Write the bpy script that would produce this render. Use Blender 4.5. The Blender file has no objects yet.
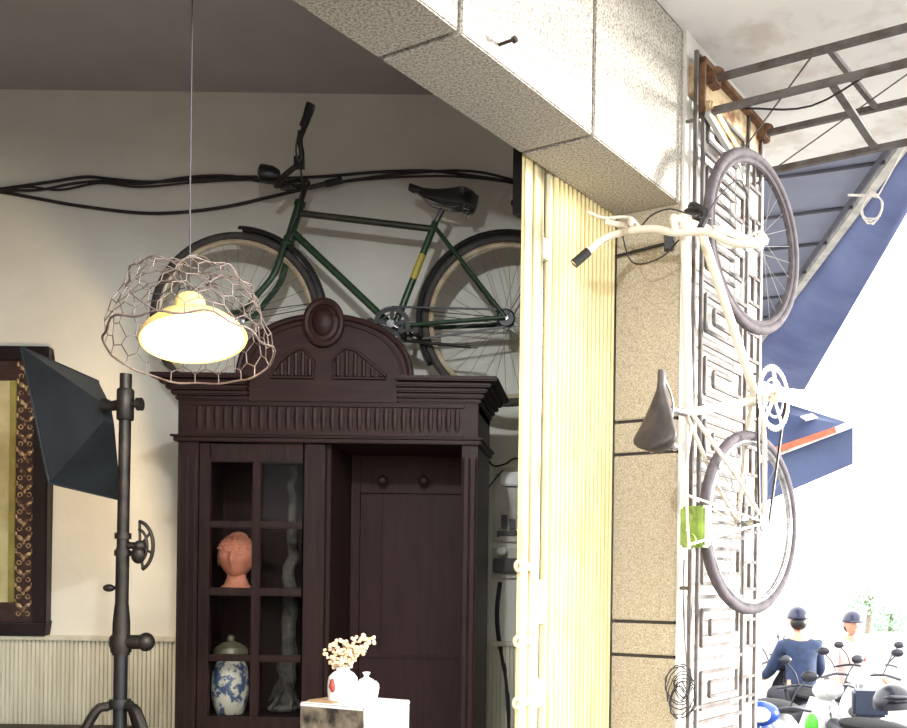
import bpy, bmesh, math, random
from mathutils import Vector, Matrix, Quaternion
V = Vector
PI = math.pi
sc = bpy.context.scene
COL = sc.collection
random.seed(7)

# ------------------------------------------------------------------ camera frame
ROLL = 0.013
CAM_Z = 1.5
def at(u, v, Y):
    """world point seen at photo position (u, v) at distance Y"""
    du, dv = u - 600.0, v - 587.0
    a = du + dv * ROLL; b = dv - du * ROLL
    return V((a * Y / 1000.0, Y, CAM_Z - b * Y / 1000.0))
ANG = math.radians(30.3)
D = V((math.sin(ANG), math.cos(ANG), 0))      # along the shop front
N = V((math.cos(ANG), -math.sin(ANG), 0))     # out to the street
CORN = V((0.2727, 3.636, 0))
UP = V((0, 0, 1))
def F(s, o, z): return CORN + D * s + N * o + UP * z

# ------------------------------------------------------------------ materials
def lin(c):
    return tuple(((x / 255) / 12.92 if x / 255 <= 0.04045 else ((x / 255 + 0.055) / 1.055) ** 2.4) for x in c)
MATS = {}
def mat(name, col, rough=0.6, metal=0.0, col2=None, scale=8.0, amount=0.5, bump=0.0, bscale=None, detail=6, kind='noise', spec=0.5, stretch=None, lo=0.35, hi=0.65, emit=None, estr=0, alpha=1.0, sheen=0):
    if name in MATS: return MATS[name]
    m = bpy.data.materials.new(name); m.use_nodes = True
    nt = m.node_tree; b = nt.nodes['Principled BSDF']
    c1 = lin(col)
    b.inputs['Base Color'].default_value = (*c1, 1)
    b.inputs['Roughness'].default_value = rough
    b.inputs['Metallic'].default_value = metal
    b.inputs['Specular IOR Level'].default_value = spec
    tc = nt.nodes.new('ShaderNodeTexCoord'); mp = nt.nodes.new('ShaderNodeMapping')
    nt.links.new(tc.outputs['Object'], mp.inputs['Vector'])
    if stretch: mp.inputs['Scale'].default_value = stretch
    if col2 is None: col2 = tuple(max(0, x * 0.82) for x in col)
    if kind == 'voronoi':
        t = nt.nodes.new('ShaderNodeTexVoronoi'); t.inputs['Scale'].default_value = scale
        out = t.outputs['Color']
        bw = nt.nodes.new('ShaderNodeRGBToBW'); nt.links.new(out, bw.inputs[0]); out = bw.outputs[0]
    else:
        t = nt.nodes.new('ShaderNodeTexNoise'); t.inputs['Scale'].default_value = scale
        t.inputs['Detail'].default_value = detail; t.inputs['Roughness'].default_value = 0.6
        out = t.outputs['Fac']
    nt.links.new(mp.outputs[0], t.inputs['Vector'])
    r = nt.nodes.new('ShaderNodeValToRGB')
    r.color_ramp.elements[0].position = lo; r.color_ramp.elements[1].position = hi
    r.color_ramp.elements[0].color = (*lin(col2), 1); r.color_ramp.elements[1].color = (*c1, 1)
    nt.links.new(out, r.inputs['Fac']); nt.links.new(r.outputs['Color'], b.inputs['Base Color'])
    if bump:
        n2 = nt.nodes.new('ShaderNodeTexNoise'); n2.inputs['Scale'].default_value = bscale or scale
        n2.inputs['Detail'].default_value = 5
        nt.links.new(mp.outputs[0], n2.inputs['Vector'])
        bp = nt.nodes.new('ShaderNodeBump'); bp.inputs['Strength'].default_value = bump; bp.inputs['Distance'].default_value = 0.01
        nt.links.new(n2.outputs['Fac'], bp.inputs['Height']); nt.links.new(bp.outputs[0], b.inputs['Normal'])
    if emit:
        b.inputs['Emission Color'].default_value = (*lin(emit), 1); b.inputs['Emission Strength'].default_value = estr
    MATS[name] = m
    return m

M = {}
M['plaster'] = mat('painted_plaster', (216, 214, 202), 0.85, col2=(201, 199, 187), scale=2.2, lo=.3, hi=.7, bump=.15, bscale=30)
M['ceiling'] = mat('ceiling_paint', (178, 174, 170), 0.9, col2=(168, 164, 160), scale=1.5)
M['wains'] = mat('wainscot_paint', (206, 204, 186), 0.6, col2=(186, 183, 163), scale=5, stretch=(6, 6, .6))
M['granito'] = mat('washed_granite_render', (188, 182, 170), 0.9, col2=(124, 118, 110), scale=130, detail=3, lo=.36, hi=.58, bump=.35, bscale=140)
M['granito2'] = mat('warm_granite_render', (184, 173, 152), 0.9, col2=(142, 130, 108), scale=170, detail=3, lo=.34, hi=.6, bump=.5, bscale=140)
M['soffit'] = mat('canopy_plaster', (238, 236, 234), 0.9, col2=(214, 208, 202), scale=3.5, lo=.36, hi=.5, bump=.2)
M['whiteface'] = mat('white_wall_facing', (226, 224, 218), 0.85, col2=(200, 196, 186), scale=6)
M['groove'] = mat('dark_groove', (58, 52, 48), 0.9)
M['floor'] = mat('dark_tile', (66, 54, 47), 0.5, col2=(52, 43, 38), scale=4)
M['pavement'] = mat('street_concrete', (128, 126, 123), 0.9, col2=(112, 110, 108), scale=1.2)
M['wood'] = mat('dark_mahogany', (41, 25, 22), 0.5, spec=.16, col2=(26, 14, 13), scale=5, stretch=(10, 10, 1.0), lo=.3, hi=.7, bump=.12, bscale=12)
M['woodh'] = mat('dark_mahogany_carved', (44, 26, 23), 0.5, spec=.16, col2=(30, 16, 15), scale=6, stretch=(1, 8, 8), lo=.3, hi=.7, bump=.12, bscale=12)
M['woodin'] = mat('mahogany_back_panels', (44, 25, 24), 0.6, spec=.16, col2=(30, 16, 16), scale=5, stretch=(9, 9, .8), lo=.3, hi=.7)
M['green'] = mat('green_enamel', (38, 66, 40), 0.35, col2=(26, 44, 28), scale=20)
M['dgreen'] = mat('aged_green_enamel', (54, 52, 40), 0.4, col2=(34, 38, 30), scale=20)
M['blackm'] = mat('black_enamel', (26, 25, 26), 0.4, col2=(18, 18, 18), scale=20)
M['rubber'] = mat('aged_rubber', (62, 55, 50), 0.75, col2=(44, 40, 37), scale=40)
M['rubberl'] = mat('grey_rubber', (92, 84, 88), 0.8, col2=(70, 62, 66), scale=25)  # greyer rubber tone on the white bicycle's wheels
M['rimc'] = mat('cream_steel_rim', (186, 172, 146), 0.4, .1, col2=(150, 132, 106), scale=20)
M['chrome'] = mat('worn_chrome', (200, 200, 205), 0.25, 1.0, col2=(150, 148, 146), scale=25)
M['spoke'] = mat('dull_steel_spoke', (112, 108, 104), 0.6, .1)
M['leather'] = mat('black_leather', (28, 27, 30), 0.42, col2=(18, 17, 19), scale=40, bump=.2)
M['leatherb'] = mat('worn_brown_leather', (66, 56, 52), 0.55, col2=(42, 35, 33), scale=18, bump=.3)
M['grip'] = mat('black_grip_rubber', (30, 28, 28), 0.7)
M['whitef'] = mat('flaking_white_enamel', (206, 198, 182), 0.45, col2=(150, 132, 108), scale=9, lo=.28, hi=.42)
M['yellow'] = mat('yellow_decal', (178, 160, 60), 0.5)
M['cable'] = mat('black_cable', (40, 36, 38), 0.7)
M['shut'] = mat('cream_yellow_steel', (232, 216, 164), 0.42, col2=(212, 190, 132), scale=8, stretch=(3, 3, .4), lo=.25, hi=.6)
M['shutw'] = mat('pale_cream_steel', (238, 230, 196), 0.4, col2=(222, 208, 164), scale=8, stretch=(3, 3, .4))
M['iron'] = mat('weathered_iron', (100, 95, 93), 0.7, .0, col2=(74, 62, 54), scale=11, lo=.36, hi=.56)
M['rust'] = mat('rusty_iron', (128, 98, 72), 0.85, .1, col2=(84, 50, 32), scale=14, lo=.35, hi=.6, bump=.3)
M['rusty_white'] = mat('peeling_cream_board', (214, 192, 152), 0.8, col2=(138, 94, 60), scale=9, lo=.36, hi=.5, bump=.3)
M['wiremesh'] = mat('galvanised_wire', (98, 86, 80), 0.6, .2, col2=(70, 56, 50), scale=30)
M['lampout'] = mat('warm_enamel_shade', (226, 190, 120), 0.4, col2=(206, 166, 92), scale=10)
M['lampin'] = mat('white_enamel_inside', (250, 246, 236), 0.4, col2=(244, 240, 228))
M['dshade'] = mat('dark_painted_sheet', (56, 62, 66), 0.5, .2, col2=(42, 47, 50), scale=5)
M['silver_in'] = mat('silver_reflector', (220, 200, 170), 0.35, .6)
M['castiron'] = mat('dark_cast_iron', (64, 58, 52), 0.45, .6, col2=(40, 36, 33), scale=14, bump=.25)
M['frameb'] = mat('black_lacquer_frame', (30, 24, 26), 0.35, col2=(20, 16, 18))
M['gold'] = mat('gilded_carving', (166, 142, 108), 0.45, .3, col2=(70, 48, 40), scale=45, lo=.4, hi=.55)
M['carvedark'] = mat('dark_carved_ground', (58, 40, 36), 0.5, col2=(40, 26, 24), scale=30)
M['olive'] = mat('olive_mat_board', (138, 130, 66), 0.8)
M['paper'] = mat('aged_print_paper', (186, 180, 140), 0.6, col2=(158, 150, 104), scale=6)
M['terra'] = mat('terracotta', (196, 128, 100), 0.75, col2=(168, 102, 78), scale=14)
M['china'] = mat('white_porcelain', (240, 238, 234), 0.25, col2=(230, 226, 220), scale=8)
M['redm'] = mat('red_painted_mark', (168, 66, 52), 0.4)
M['dry'] = mat('dried_flower', (236, 216, 184), 0.9, col2=(206, 176, 136), scale=60)
M['stem'] = mat('dried_stem', (150, 120, 82), 0.9)
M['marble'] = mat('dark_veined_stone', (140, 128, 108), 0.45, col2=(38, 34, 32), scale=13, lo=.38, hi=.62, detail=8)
M['litstone'] = mat('white_lit_stone', (236, 234, 230), 0.5, col2=(224, 222, 218), scale=10)
M['straw'] = mat('woven_straw', (184, 150, 112), 0.8)
M['boxgrey'] = mat('grey_switch_board', (196, 192, 180), 0.6, col2=(166, 160, 146), scale=9)
M['boxdark'] = mat('dark_bakelite', (50, 42, 40), 0.5)
M['boxwhite'] = mat('white_plastic', (230, 228, 222), 0.4)
M['mottled'] = mat('mottled_grey', (86, 83, 74), 0.9, col2=(38, 36, 33), scale=16, lo=.35, hi=.6, bump=.8, bscale=30)
M['canvas'] = mat('grey_blue_canvas', (148, 152, 170), 0.85, col2=(126, 130, 150), scale=1.6, lo=.3, hi=.7)
M['seam'] = mat('canvas_seam', (84, 84, 96), 0.8)
M['blue'] = mat('blue_awning_canvas', (112, 126, 172), 0.7, col2=(86, 98, 146), scale=1.5)
M['bluedk'] = mat('navy_awning_canvas', (76, 88, 122), 0.75, col2=(62, 72, 104), scale=2)
M['whitecl'] = mat('white_canvas_strip', (232, 228, 220), 0.8)
M['orange'] = mat('orange_stripe', (206, 110, 80), 0.7)
M['rackgreen'] = mat('faded_green_plastic', (142, 168, 74), 0.5, col2=(110, 130, 60), scale=20)
M['opposite'] = mat('added_wall_brown', (120, 108, 96), 0.9, col2=(60, 66, 54), scale=.8, lo=.4, hi=.6)
M['darkwall'] = mat('unseen_dark_wall', (84, 66, 56), 0.8, col2=(66, 50, 42), scale=4)
M['skin'] = mat('skin', (206, 156, 132), 0.6, col2=(196, 146, 122))
M['navy'] = mat('navy_jacket', (36, 54, 88), 0.8, col2=(26, 38, 64), scale=12, bump=.4, bscale=18)
M['navycap'] = mat('navy_helmet', (36, 40, 70), 0.35)
M['pinksh'] = mat('pale_pink_shirt', (236, 206, 200), 0.8, col2=(226, 190, 184), scale=12)
M['trous'] = mat('dark_trousers', (46, 46, 56), 0.85)
M['hair'] = mat('black_hair', (24, 20, 20), 0.5)
M['sc_white'] = mat('white_scooter_paint', (236, 236, 238), 0.25)
M['sc_red'] = mat('maroon_scooter_paint', (120, 30, 60), 0.3)
M['sc_black'] = mat('black_scooter_paint', (40, 42, 52), 0.3)
M['sc_blue'] = mat('blue_scooter_paint', (30, 70, 160), 0.3)
M['sc_green'] = mat('lime_green_plastic', (90, 200, 60), 0.4)
M['sc_yellow'] = mat('yellow_plastic', (232, 214, 70), 0.4)
M['redp'] = mat('red_plastic', (214, 40, 60), 0.35)
M['tyre'] = mat('black_tyre', (30, 30, 32), 0.8)
M['leaf'] = mat('haze_tinted_leaf', (178, 212, 184), 0.8, col2=(146, 190, 152), scale=4)  # pale green puts the street haze into the leaf colour
M['trunk'] = mat('pale_trunk', (150, 140, 126), 0.9)
M['crate'] = mat('dark_blue_crate', (46, 56, 78), 0.5)

def glass(name, tint=(250, 250, 250)):
    m = bpy.data.materials.new(name); m.use_nodes = True
    nt = m.node_tree; nt.nodes.clear()
    o = nt.nodes.new('ShaderNodeOutputMaterial'); mx = nt.nodes.new('ShaderNodeMixShader')
    t = nt.nodes.new('ShaderNodeBsdfTransparent'); g = nt.nodes.new('ShaderNodeBsdfGlossy')
    fr = nt.nodes.new('ShaderNodeFresnel'); fr.inputs['IOR'].default_value = 1.45
    n = nt.nodes.new('ShaderNodeTexNoise'); n.inputs['Scale'].default_value = 3
    bp = nt.nodes.new('ShaderNodeBump'); bp.inputs['Strength'].default_value = .0
    nt.links.new(n.outputs['Fac'], bp.inputs['Height']); nt.links.new(bp.outputs[0], g.inputs['Normal'])
    t.inputs[0].default_value = (*lin(tint), 1); g.inputs['Roughness'].default_value = 0.05
    mu = nt.nodes.new('ShaderNodeMath'); mu.operation = 'MULTIPLY'; mu.inputs[1].default_value = .06
    nt.links.new(fr.outputs[0], mu.inputs[0]); nt.links.new(mu.outputs[0], mx.inputs[0]); nt.links.new(t.outputs[0], mx.inputs[1]); nt.links.new(g.outputs[0], mx.inputs[2])
    nt.links.new(mx.outputs[0], o.inputs[0])
    return m
M['glass'] = glass('old_window_glass')

def emis(name, col, s):
    m = bpy.data.materials.new(name); m.use_nodes = True
    nt = m.node_tree; nt.nodes.clear()
    o = nt.nodes.new('ShaderNodeOutputMaterial'); e = nt.nodes.new('ShaderNodeEmission')
    e.inputs[0].default_value = (*lin(col), 1); e.inputs[1].default_value = s
    nt.links.new(e.outputs[0], o.inputs[0]); return m
M['bulb'] = emis('glowing_bulb', (255, 236, 200), 25)

def translucent(k, f, col):
    m = M[k]; nt = m.node_tree; o = nt.nodes['Material Output']; b = nt.nodes['Principled BSDF']
    tr = nt.nodes.new('ShaderNodeBsdfTranslucent'); tr.inputs[0].default_value = (*lin(col), 1)
    mx = nt.nodes.new('ShaderNodeMixShader'); mx.inputs[0].default_value = f
    nt.links.new(b.outputs[0], mx.inputs[1]); nt.links.new(tr.outputs[0], mx.inputs[2]); nt.links.new(mx.outputs[0], o.inputs[0])
translucent('canvas', .16, (160, 166, 186)); translucent('blue', .05, (110, 140, 220))
def porcelain_blue():
    m = mat('blue_and_white_glaze', (182, 178, 160), .3, col2=(56, 74, 104), scale=26, lo=.44, hi=.5, detail=3)
    return m
M['bw'] = porcelain_blue()
M['jarlid'] = mat('celadon_glaze', (116, 114, 90), .3, col2=(66, 66, 50), scale=20)

# ------------------------------------------------------------------ mesh builder
class MB:
    def __init__(s): s.v = []; s.f = []; s.sm = True
    def add(s, vs, fs):
        k = len(s.v); s.v += [V(p) for p in vs]; s.f += [tuple(i + k for i in f) for f in fs]; return s
    def obox(s, o, a, b, c):
        """box from corner o with edge vectors a,b,c"""
        o, a, b, c = V(o), V(a), V(b), V(c)
        if a.cross(b).dot(c) < 0: a, b = b, a
        vs = [o, o + a, o + a + b, o + b]; vs += [p + c for p in vs]
        return s.add(vs, [(0, 3, 2, 1), (4, 5, 6, 7), (0, 1, 5, 4), (1, 2, 6, 5), (2, 3, 7, 6), (3, 0, 4, 7)])
    def box(s, x0, x1, y0, y1, z0, z1):
        return s.obox((x0, y0, z0), (x1 - x0, 0, 0), (0, y1 - y0, 0), (0, 0, z1 - z0))
    def fbox(s, s0, s1, o0, o1, z0, z1):
        return s.obox(F(s0, o0, z0), D * (s1 - s0), N * (o1 - o0), UP * (z1 - z0))
    def bar(s, p, q, w, h, up=UP):
        p, q = V(p), V(q); d = (q - p); t = d.normalized(); up = V(up)
        side = t.cross(up)
        if side.length < 1e-4: side = t.cross(V((1, 0, 0)))
        side.normalize(); u2 = side.cross(t).normalized()
        return s.obox(p - side * w / 2 - u2 * h / 2, d, side * w, u2 * h)
    def tube(s, pts, r, n=8, closed=False, cap=True, flat=1.0, upv=None):
        pts = [V(p) for p in pts]; m = len(pts)
        rr = r if isinstance(r, (list, tuple)) else [r] * m
        rings = []; prev = None
        for i in range(m):
            if closed: t = pts[(i + 1) % m] - pts[i - 1]
            elif i == 0: t = pts[1] - pts[0]
            elif i == m - 1: t = pts[-1] - pts[-2]
            else: t = (pts[i + 1] - pts[i]).normalized() + (pts[i] - pts[i - 1]).normalized()
            if t.length < 1e-9: t = V((0, 0, 1))
            t.normalize()
            if prev is None:
                a = V(upv) if upv is not None else (V((0, 0, 1)) if abs(t.z) < .9 else V((1, 0, 0)))
            else: a = prev
            a = a - t * a.dot(t)
            if a.length < 1e-6: a = t.orthogonal()
            a.normalize(); prev = a; b = t.cross(a)
            rings.append([pts[i] + (a * math.cos(2 * PI * j / n) * flat + b * math.sin(2 * PI * j / n)) * rr[i] for j in range(n)])
        vs = [p for R in rings for p in R]; fs = []
        for i in range(m if closed else m - 1):
            k = (i + 1) % m
            for j in range(n):
                fs.append((i * n + j, i * n + (j + 1) % n, k * n + (j + 1) % n, k * n + j))
        if cap and not closed:
            fs.append(tuple(range(n - 1, -1, -1))); fs.append(tuple((m - 1) * n + j for j in range(n)))
        return s.add(vs, fs)
    def ring(s, c, ax, R, r, n=48, m=8, a0=0, a1=2 * PI, ref=None, sx=1.0):
        c = V(c); ax = V(ax).normalized()
        u = V(ref) if ref is not None else ax.orthogonal(); u = (u - ax * u.dot(ax)).normalized(); w = ax.cross(u)
        full = abs(a1 - a0 - 2 * PI) < 1e-6
        k = n if full else n + 1
        pts = [c + (u * math.cos(a0 + (a1 - a0) * i / n) + w * math.sin(a0 + (a1 - a0) * i / n)) * R for i in range(k)]
        return s.tube(pts, r, m, closed=full, flat=sx, upv=ax)
    def lathe(s, prof, c=(0, 0, 0), ax=(0, 0, 1), n=32, ref=None, closed=False, sx=1.0):
        """prof: list of (r, h)"""
        c = V(c); ax = V(ax).normalized(); u = V(ref) if ref is not None else ax.orthogonal()
        u = (u - ax * u.dot(ax)).normalized(); w = ax.cross(u)
        vs = []; fs = []
        for (r, h) in prof:
            for j in range(n):
                a = 2 * PI * j / n
                vs.append(c + ax * h + (u * math.cos(a) * sx + w * math.sin(a)) * max(r, 1e-5))
        m = len(prof)
        for i in range(m - 1):
            for j in range(n):
                fs.append((i * n + j, i * n + (j + 1) % n, (i + 1) * n + (j + 1) % n, (i + 1) * n + j))
        if not closed:
            fs.append(tuple(range(n - 1, -1, -1))); fs.append(tuple((m - 1) * n + j for j in range(n)))
        else:
            i = m - 1
            for j in range(n): fs.append((i * n + j, i * n + (j + 1) % n, (j + 1) % n, j))
        return s.add(vs, fs)
    def prism(s, poly, o, a, b, ext):
        """2d polygon in axes a,b from o, extruded by vector ext"""
        o, a, b, ext = V(o), V(a), V(b), V(ext)
        n = len(poly); vs = [o + a * x + b * y for x, y in poly]; vs += [p + ext for p in vs]
        fs = [tuple(range(n - 1, -1, -1)), tuple(range(n, 2 * n))]
        for i in range(n):
            j = (i + 1) % n; fs.append((i, j, n + j, n + i))
        return s.add(vs, fs)
    def quadslab(s, p0, p1, p2, p3, th):
        ps = [V(p) for p in (p0, p1, p2, p3)]
        nn = (ps[1] - ps[0]).cross(ps[3] - ps[0]).normalized() * th
        vs = ps + [p + nn for p in ps]
        return s.add(vs, [(3, 2, 1, 0), (4, 5, 6, 7), (0, 1, 5, 4), (1, 2, 6, 5), (2, 3, 7, 6), (3, 0, 4, 7)])
    def ball(s, c, rx, ry=None, rz=None, n=16, m=10, fn=None, rot=None):
        ry = ry or rx; rz = rz or rx; c = V(c); vs = []; fs = []
        for i in range(m + 1):
            th = PI * i / m
            for j in range(n):
                a = 2 * PI * j / n
                p = V((math.sin(th) * math.cos(a), math.sin(th) * math.sin(a), math.cos(th)))
                if fn: p = fn(p)
                p = V((p.x * rx, p.y * ry, p.z * rz))
                if rot: p = rot @ p
                vs.append(c + p)
        for i in range(m):
            for j in range(n):
                fs.append((i * n + j, (i + 1) * n + j, (i + 1) * n + (j + 1) % n, i * n + (j + 1) % n))
        return s.add(vs, fs)
    def build(s, name, m, parent=None, bevel=0, angle=35, flat=False):
        T = Matrix.Identity(4)
        if parent is not None: T = WM[parent.name]
        else:
            lo = V([min(p[i] for p in s.v) for i in range(3)]); hi = V([max(p[i] for p in s.v) for i in range(3)])
            T = Matrix.Translation(V(((lo.x + hi.x) / 2, (lo.y + hi.y) / 2, lo.z)))
        Ti = T.inverted()
        me = bpy.data.meshes.new(name)
        me.from_pydata([Ti @ p for p in s.v], [], s.f); me.validate()
        bm = bmesh.new(); bm.from_mesh(me)
        bmesh.ops.remove_doubles(bm, verts=bm.verts, dist=1e-5)
        bmesh.ops.recalc_face_normals(bm, faces=bm.faces)
        if bevel:
            ed = [e for e in bm.edges if len(e.link_faces) == 2 and e.calc_face_angle(0) > math.radians(40)]
            try: bmesh.ops.bevel(bm, geom=ed, offset=bevel, segments=2, affect='EDGES', clamp_overlap=True)
            except Exception: pass
        bm.to_mesh(me); bm.free()
        if not flat:
            me.shade_smooth(); me.set_sharp_from_angle(angle=math.radians(angle))
        me.materials.append(m if not isinstance(m, str) else M[m])
        o = bpy.data.objects.new(name, me); COL.objects.link(o)
        if parent is not None: o.parent = parent; WM[o.name] = T
        else: o.matrix_world = T; WM[o.name] = T
        return o
WM = {}
def tag(o, label, cat, group=None, kind=None):
    o['label'] = label; o['category'] = cat
    if group: o['group'] = group
    if kind: o['kind'] = kind
    return o
def thing(name, label, cat, loc, group=None):
    o = bpy.data.objects.new(name, None); COL.objects.link(o); o.empty_display_size = .1
    o.location = loc; WM[o.name] = Matrix.Translation(V(loc))
    return tag(o, label, cat, group)
def struct(o): o['kind'] = 'structure'; return o
def part_label(o, l): o['label'] = l; return o
def bez(pts, n=8):
    """catmull-rom through pts"""
    pts = [V(p) for p in pts]; out = []
    P = [pts[0] * 2 - pts[1]] + pts + [pts[-1] * 2 - pts[-2]]
    for i in range(1, len(P) - 2):
        for k in range(n):
            t = k / n; a, b, c, d = P[i - 1], P[i], P[i + 1], P[i + 2]
            out.append(.5 * ((2 * b) + (c - a) * t + (2 * a - 5 * b + 4 * c - d) * t * t + (3 * b - 3 * c + d - a) * t ** 3))
    out.append(pts[-1]); return out

# ================================================================== THE SETTING
GZ = -.30
BY = 4.45                       # back wall face
SY = 0.785
b = MB(); b.box(-3.3, 0.44, BY, BY + .2, 0, 3.7); struct(b.build('wall_back', 'plaster'))
b = MB(); b.box(-3.4, -3.2, -2.1, BY + .2, 0, 3.7); struct(b.build('wall_left', 'darkwall'))  # unseen wall, coloured dark to cut the light it bounces
# ceiling inside: polygon following the shop front
b = MB()
p1 = F(-6.9, -.1, 0); p2 = F(.86, -.1, 0)
b.prism([(-3.4, p1.y - .1), (p1.x, p1.y), (p2.x, p2.y), (p2.x, BY + .2), (-3.4, BY + .2)], (0, 0, 3.68), (1, 0, 0), (0, 1, 0), (0, 0, .12))
struct(b.build('ceiling', 'ceiling'))
b = MB()
b.prism([(-3.4, p1.y - .1), (p1.x, p1.y), (p2.x, p2.y), (p2.x, BY + .2), (-3.4, BY + .2)], (0, 0, -.06), (1, 0, 0), (0, 1, 0), (0, 0, .09))
struct(b.build('floor', 'floor'))
b = MB(); b.box(-60, 60, -30, 120, -.5, GZ); struct(b.build('ground', 'pavement'))
b = MB(); b.fbox(-7.0, 1.3, -.05, 2.0, GZ, -.06); struct(b.build('trim_5', 'pavement'))
# unseen low wall added behind the camera to shade shop and darken glass
b = MB(); b.box(-14, 2.2, -11, -9, GZ, 2.4); struct(b.build('wall_opposite_added', 'opposite'))
# beam with recessed joints
joints = [-3.1, -1.29]
q = at(593, 143, 1)
def s_on(u, v, o):
    """s on plane o of the shop front seen at (u,v)"""
    r = at(u, v, 1.0); k = r.x      # X = k*Y
    c = CORN + N * o
    return (c.x - k * c.y) / (k * D.y - D.x)
sj1 = s_on(460, 32, 0); sj2 = s_on(593, 143, 0)
cuts = sorted([-6.9, sj1 - 2.4, sj1 - 1.2, sj1, sj2, .0])
b = MB()
g = .007
for i in range(len(cuts) - 1):
    a0 = cuts[i] + (g if i else 0); a1 = cuts[i + 1] - (g if i < len(cuts) - 2 else 0)
    b.fbox(a0, a1, -.27, 0, 2.9, 3.53)
o = b.build('trim_1', 'granito', bevel=.004); struct(o)
b = MB(); b.fbox(-6.9, 0, -.255, -.012, 2.925, 3.70); struct(b.build('trim_2', 'groove'))
# pillar, courses with grooves
b = MB()
def zp(v): return at(648, v, 3.70).z
zs = [0.0]
gz = sorted([zp(656), zp(622), zp(453), zp(420)])
lv = [0.0] + gz + [2.9]
for i in range(len(lv) - 1):
    z0 = lv[i] + (.006 if i else 0); z1 = lv[i + 1] - (.006 if i < len(lv) - 2 else 0)
    b.fbox(0, .80, -.262, 0, z0, z1)
struct(b.build('wall_pillar', 'granito2', bevel=.003))
b = MB(); b.fbox(.008, .79, -.254, -.008, 0, 2.95); struct(b.build('trim_3', 'groove'))
b = MB(); b.fbox(0, .80, -.27, 0, 2.9, 3.53); struct(b.build('wall_pillar_head', 'granito'))
# thin white facing on the street side of the pillar
b = MB(); b.fbox(.012, .795, .0, .012, 0, 3.53); struct(b.build('wall_street', 'whiteface'))
# canopy slab above the pavement
b = MB(); b.fbox(-7.0, .84, 0.0, 1.25, 3.53, 3.66); b.fbox(.84, 1.3, -1.6, 1.25, 3.53, 3.66); struct(b.build('ceiling_canopy', 'soffit'))
# wainscot: ribbed sheet + cap rail
b = MB(); x0, x1 = -3.2, 0.40
zt = at(250, 643, BY - .02).z
n = 190; w = (x1 - x0) / n
poly = [(x0, BY - .002)]
for i in range(n):
    xa = x0 + i * w
    poly += [(xa, BY - .010), (xa + w * .28, BY - .010), (xa + w * .38, BY - .020), (xa + w * .9, BY - .020)]
poly += [(x1, BY - .010), (x1, BY - .002)]
vs = [V((x, y, .0)) for x, y in poly] + [V((x, y, zt)) for x, y in poly]; k = len(poly)
b.add(vs, [(i, i + 1, k + i + 1, k + i) for i in range(k - 1)] + [tuple(range(k - 1, -1, -1)), tuple(range(k, 2 * k))])
struct(b.build('wall_wainscot', 'wains', flat=True))
b = MB(); b.box(x0, x1, BY - .035, BY - .001, zt, zt + .022); struct(b.build('trim_4', 'wains', bevel=.004))

# ================================================================== CABINET
YC = 3.65
t = thing('display_cabinet', 'tall dark carved wooden cabinet with arched crest and half-open front', 'cabinet', (-1.0, 3.84, 0.03))
XL, XR = -1.547, -.4526
zd = at(326, 440, YC).z; zct = at(326, 378, YC).z; zcb = at(326, 402, YC).z; zo = at(326, 443, YC).z
yb = 4.03
b = MB()
b.box(XL, XL + .03, YC + .03, yb, .03, zcb)                        # left side
b.box(XR - .03, XR, YC + .03, yb, .03, zcb)
b.box(XL, XR, yb - .02, yb, .03, zcb)
b.box(XL, XR, YC + .02, yb, zcb - .03, zcb)
b.box(XL, XR, YC + .02, yb, .03, .14)
b.box(-1.025, -.997, YC + .035, yb - .02, .1, zcb - .03)           # divider
b.build('body', 'wood', t, bevel=.003)
# posts with flutes
for (xa, xb, nf) in ((XL, XL + .075, 2), (XR - .058, XR, 2)):
    b = MB(); b.box(xa, xb, YC, YC + .045, .03, zd - .01)
    ww = (xb - xa) / (nf * 2 + 1)
    for k in range(nf + 1):
        xx = xa + ww * (2 * k) + ww * .5
        b.tube([(xx, YC - .001, .2), (xx, YC - .001, zd - .06)], ww * .42, 8)
    b.build('post', 'wood', t, bevel=.003)
b = MB(); b.box(XL + .02, XR - .02, YC + .005, YC + .04, zo, zd); b.build('lintel', 'wood', t)
# frieze with tapering flutes
b = MB(); b.box(XL, XR, YC - .004, YC + .04, zd, zcb)
f = b.build('frieze', 'woodh', t, bevel=.003)
zf0 = at(326, 433, YC).z; zf1 = at(326, 407, YC).z
b = MB(); nf = 30; xa, xb = XL + .06, XR - .06; w = (xb - xa) / nf
b.box(xa - .01, xb + .01, YC - .012, YC - .002, zf1, zf1 + .010); b.box(xa - .01, xb + .01, YC - .012, YC - .002, zf0 - .01, zf0)
for k in range(nf):
    xc = xa + w * (k + .5)
    b.lathe([(w * .30, 0), (w * .44, .02), (w * .49, (zf1 - zf0) * .6), (w * .42, (zf1 - zf0) * .96)], (xc, YC + .006, zf0), n=10)
b.build('fluting', 'woodh', f)
# dado moulding
b = MB()
for (dz0, dz1, ex) in ((-.012, .004, .012), (.004, .012, .022)):
    b.box(XL - ex, XR + ex, YC - ex - .005, yb, zd + dz0, zd + dz1)
b.build('moulding', 'woodh', t, bevel=.003)
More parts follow.
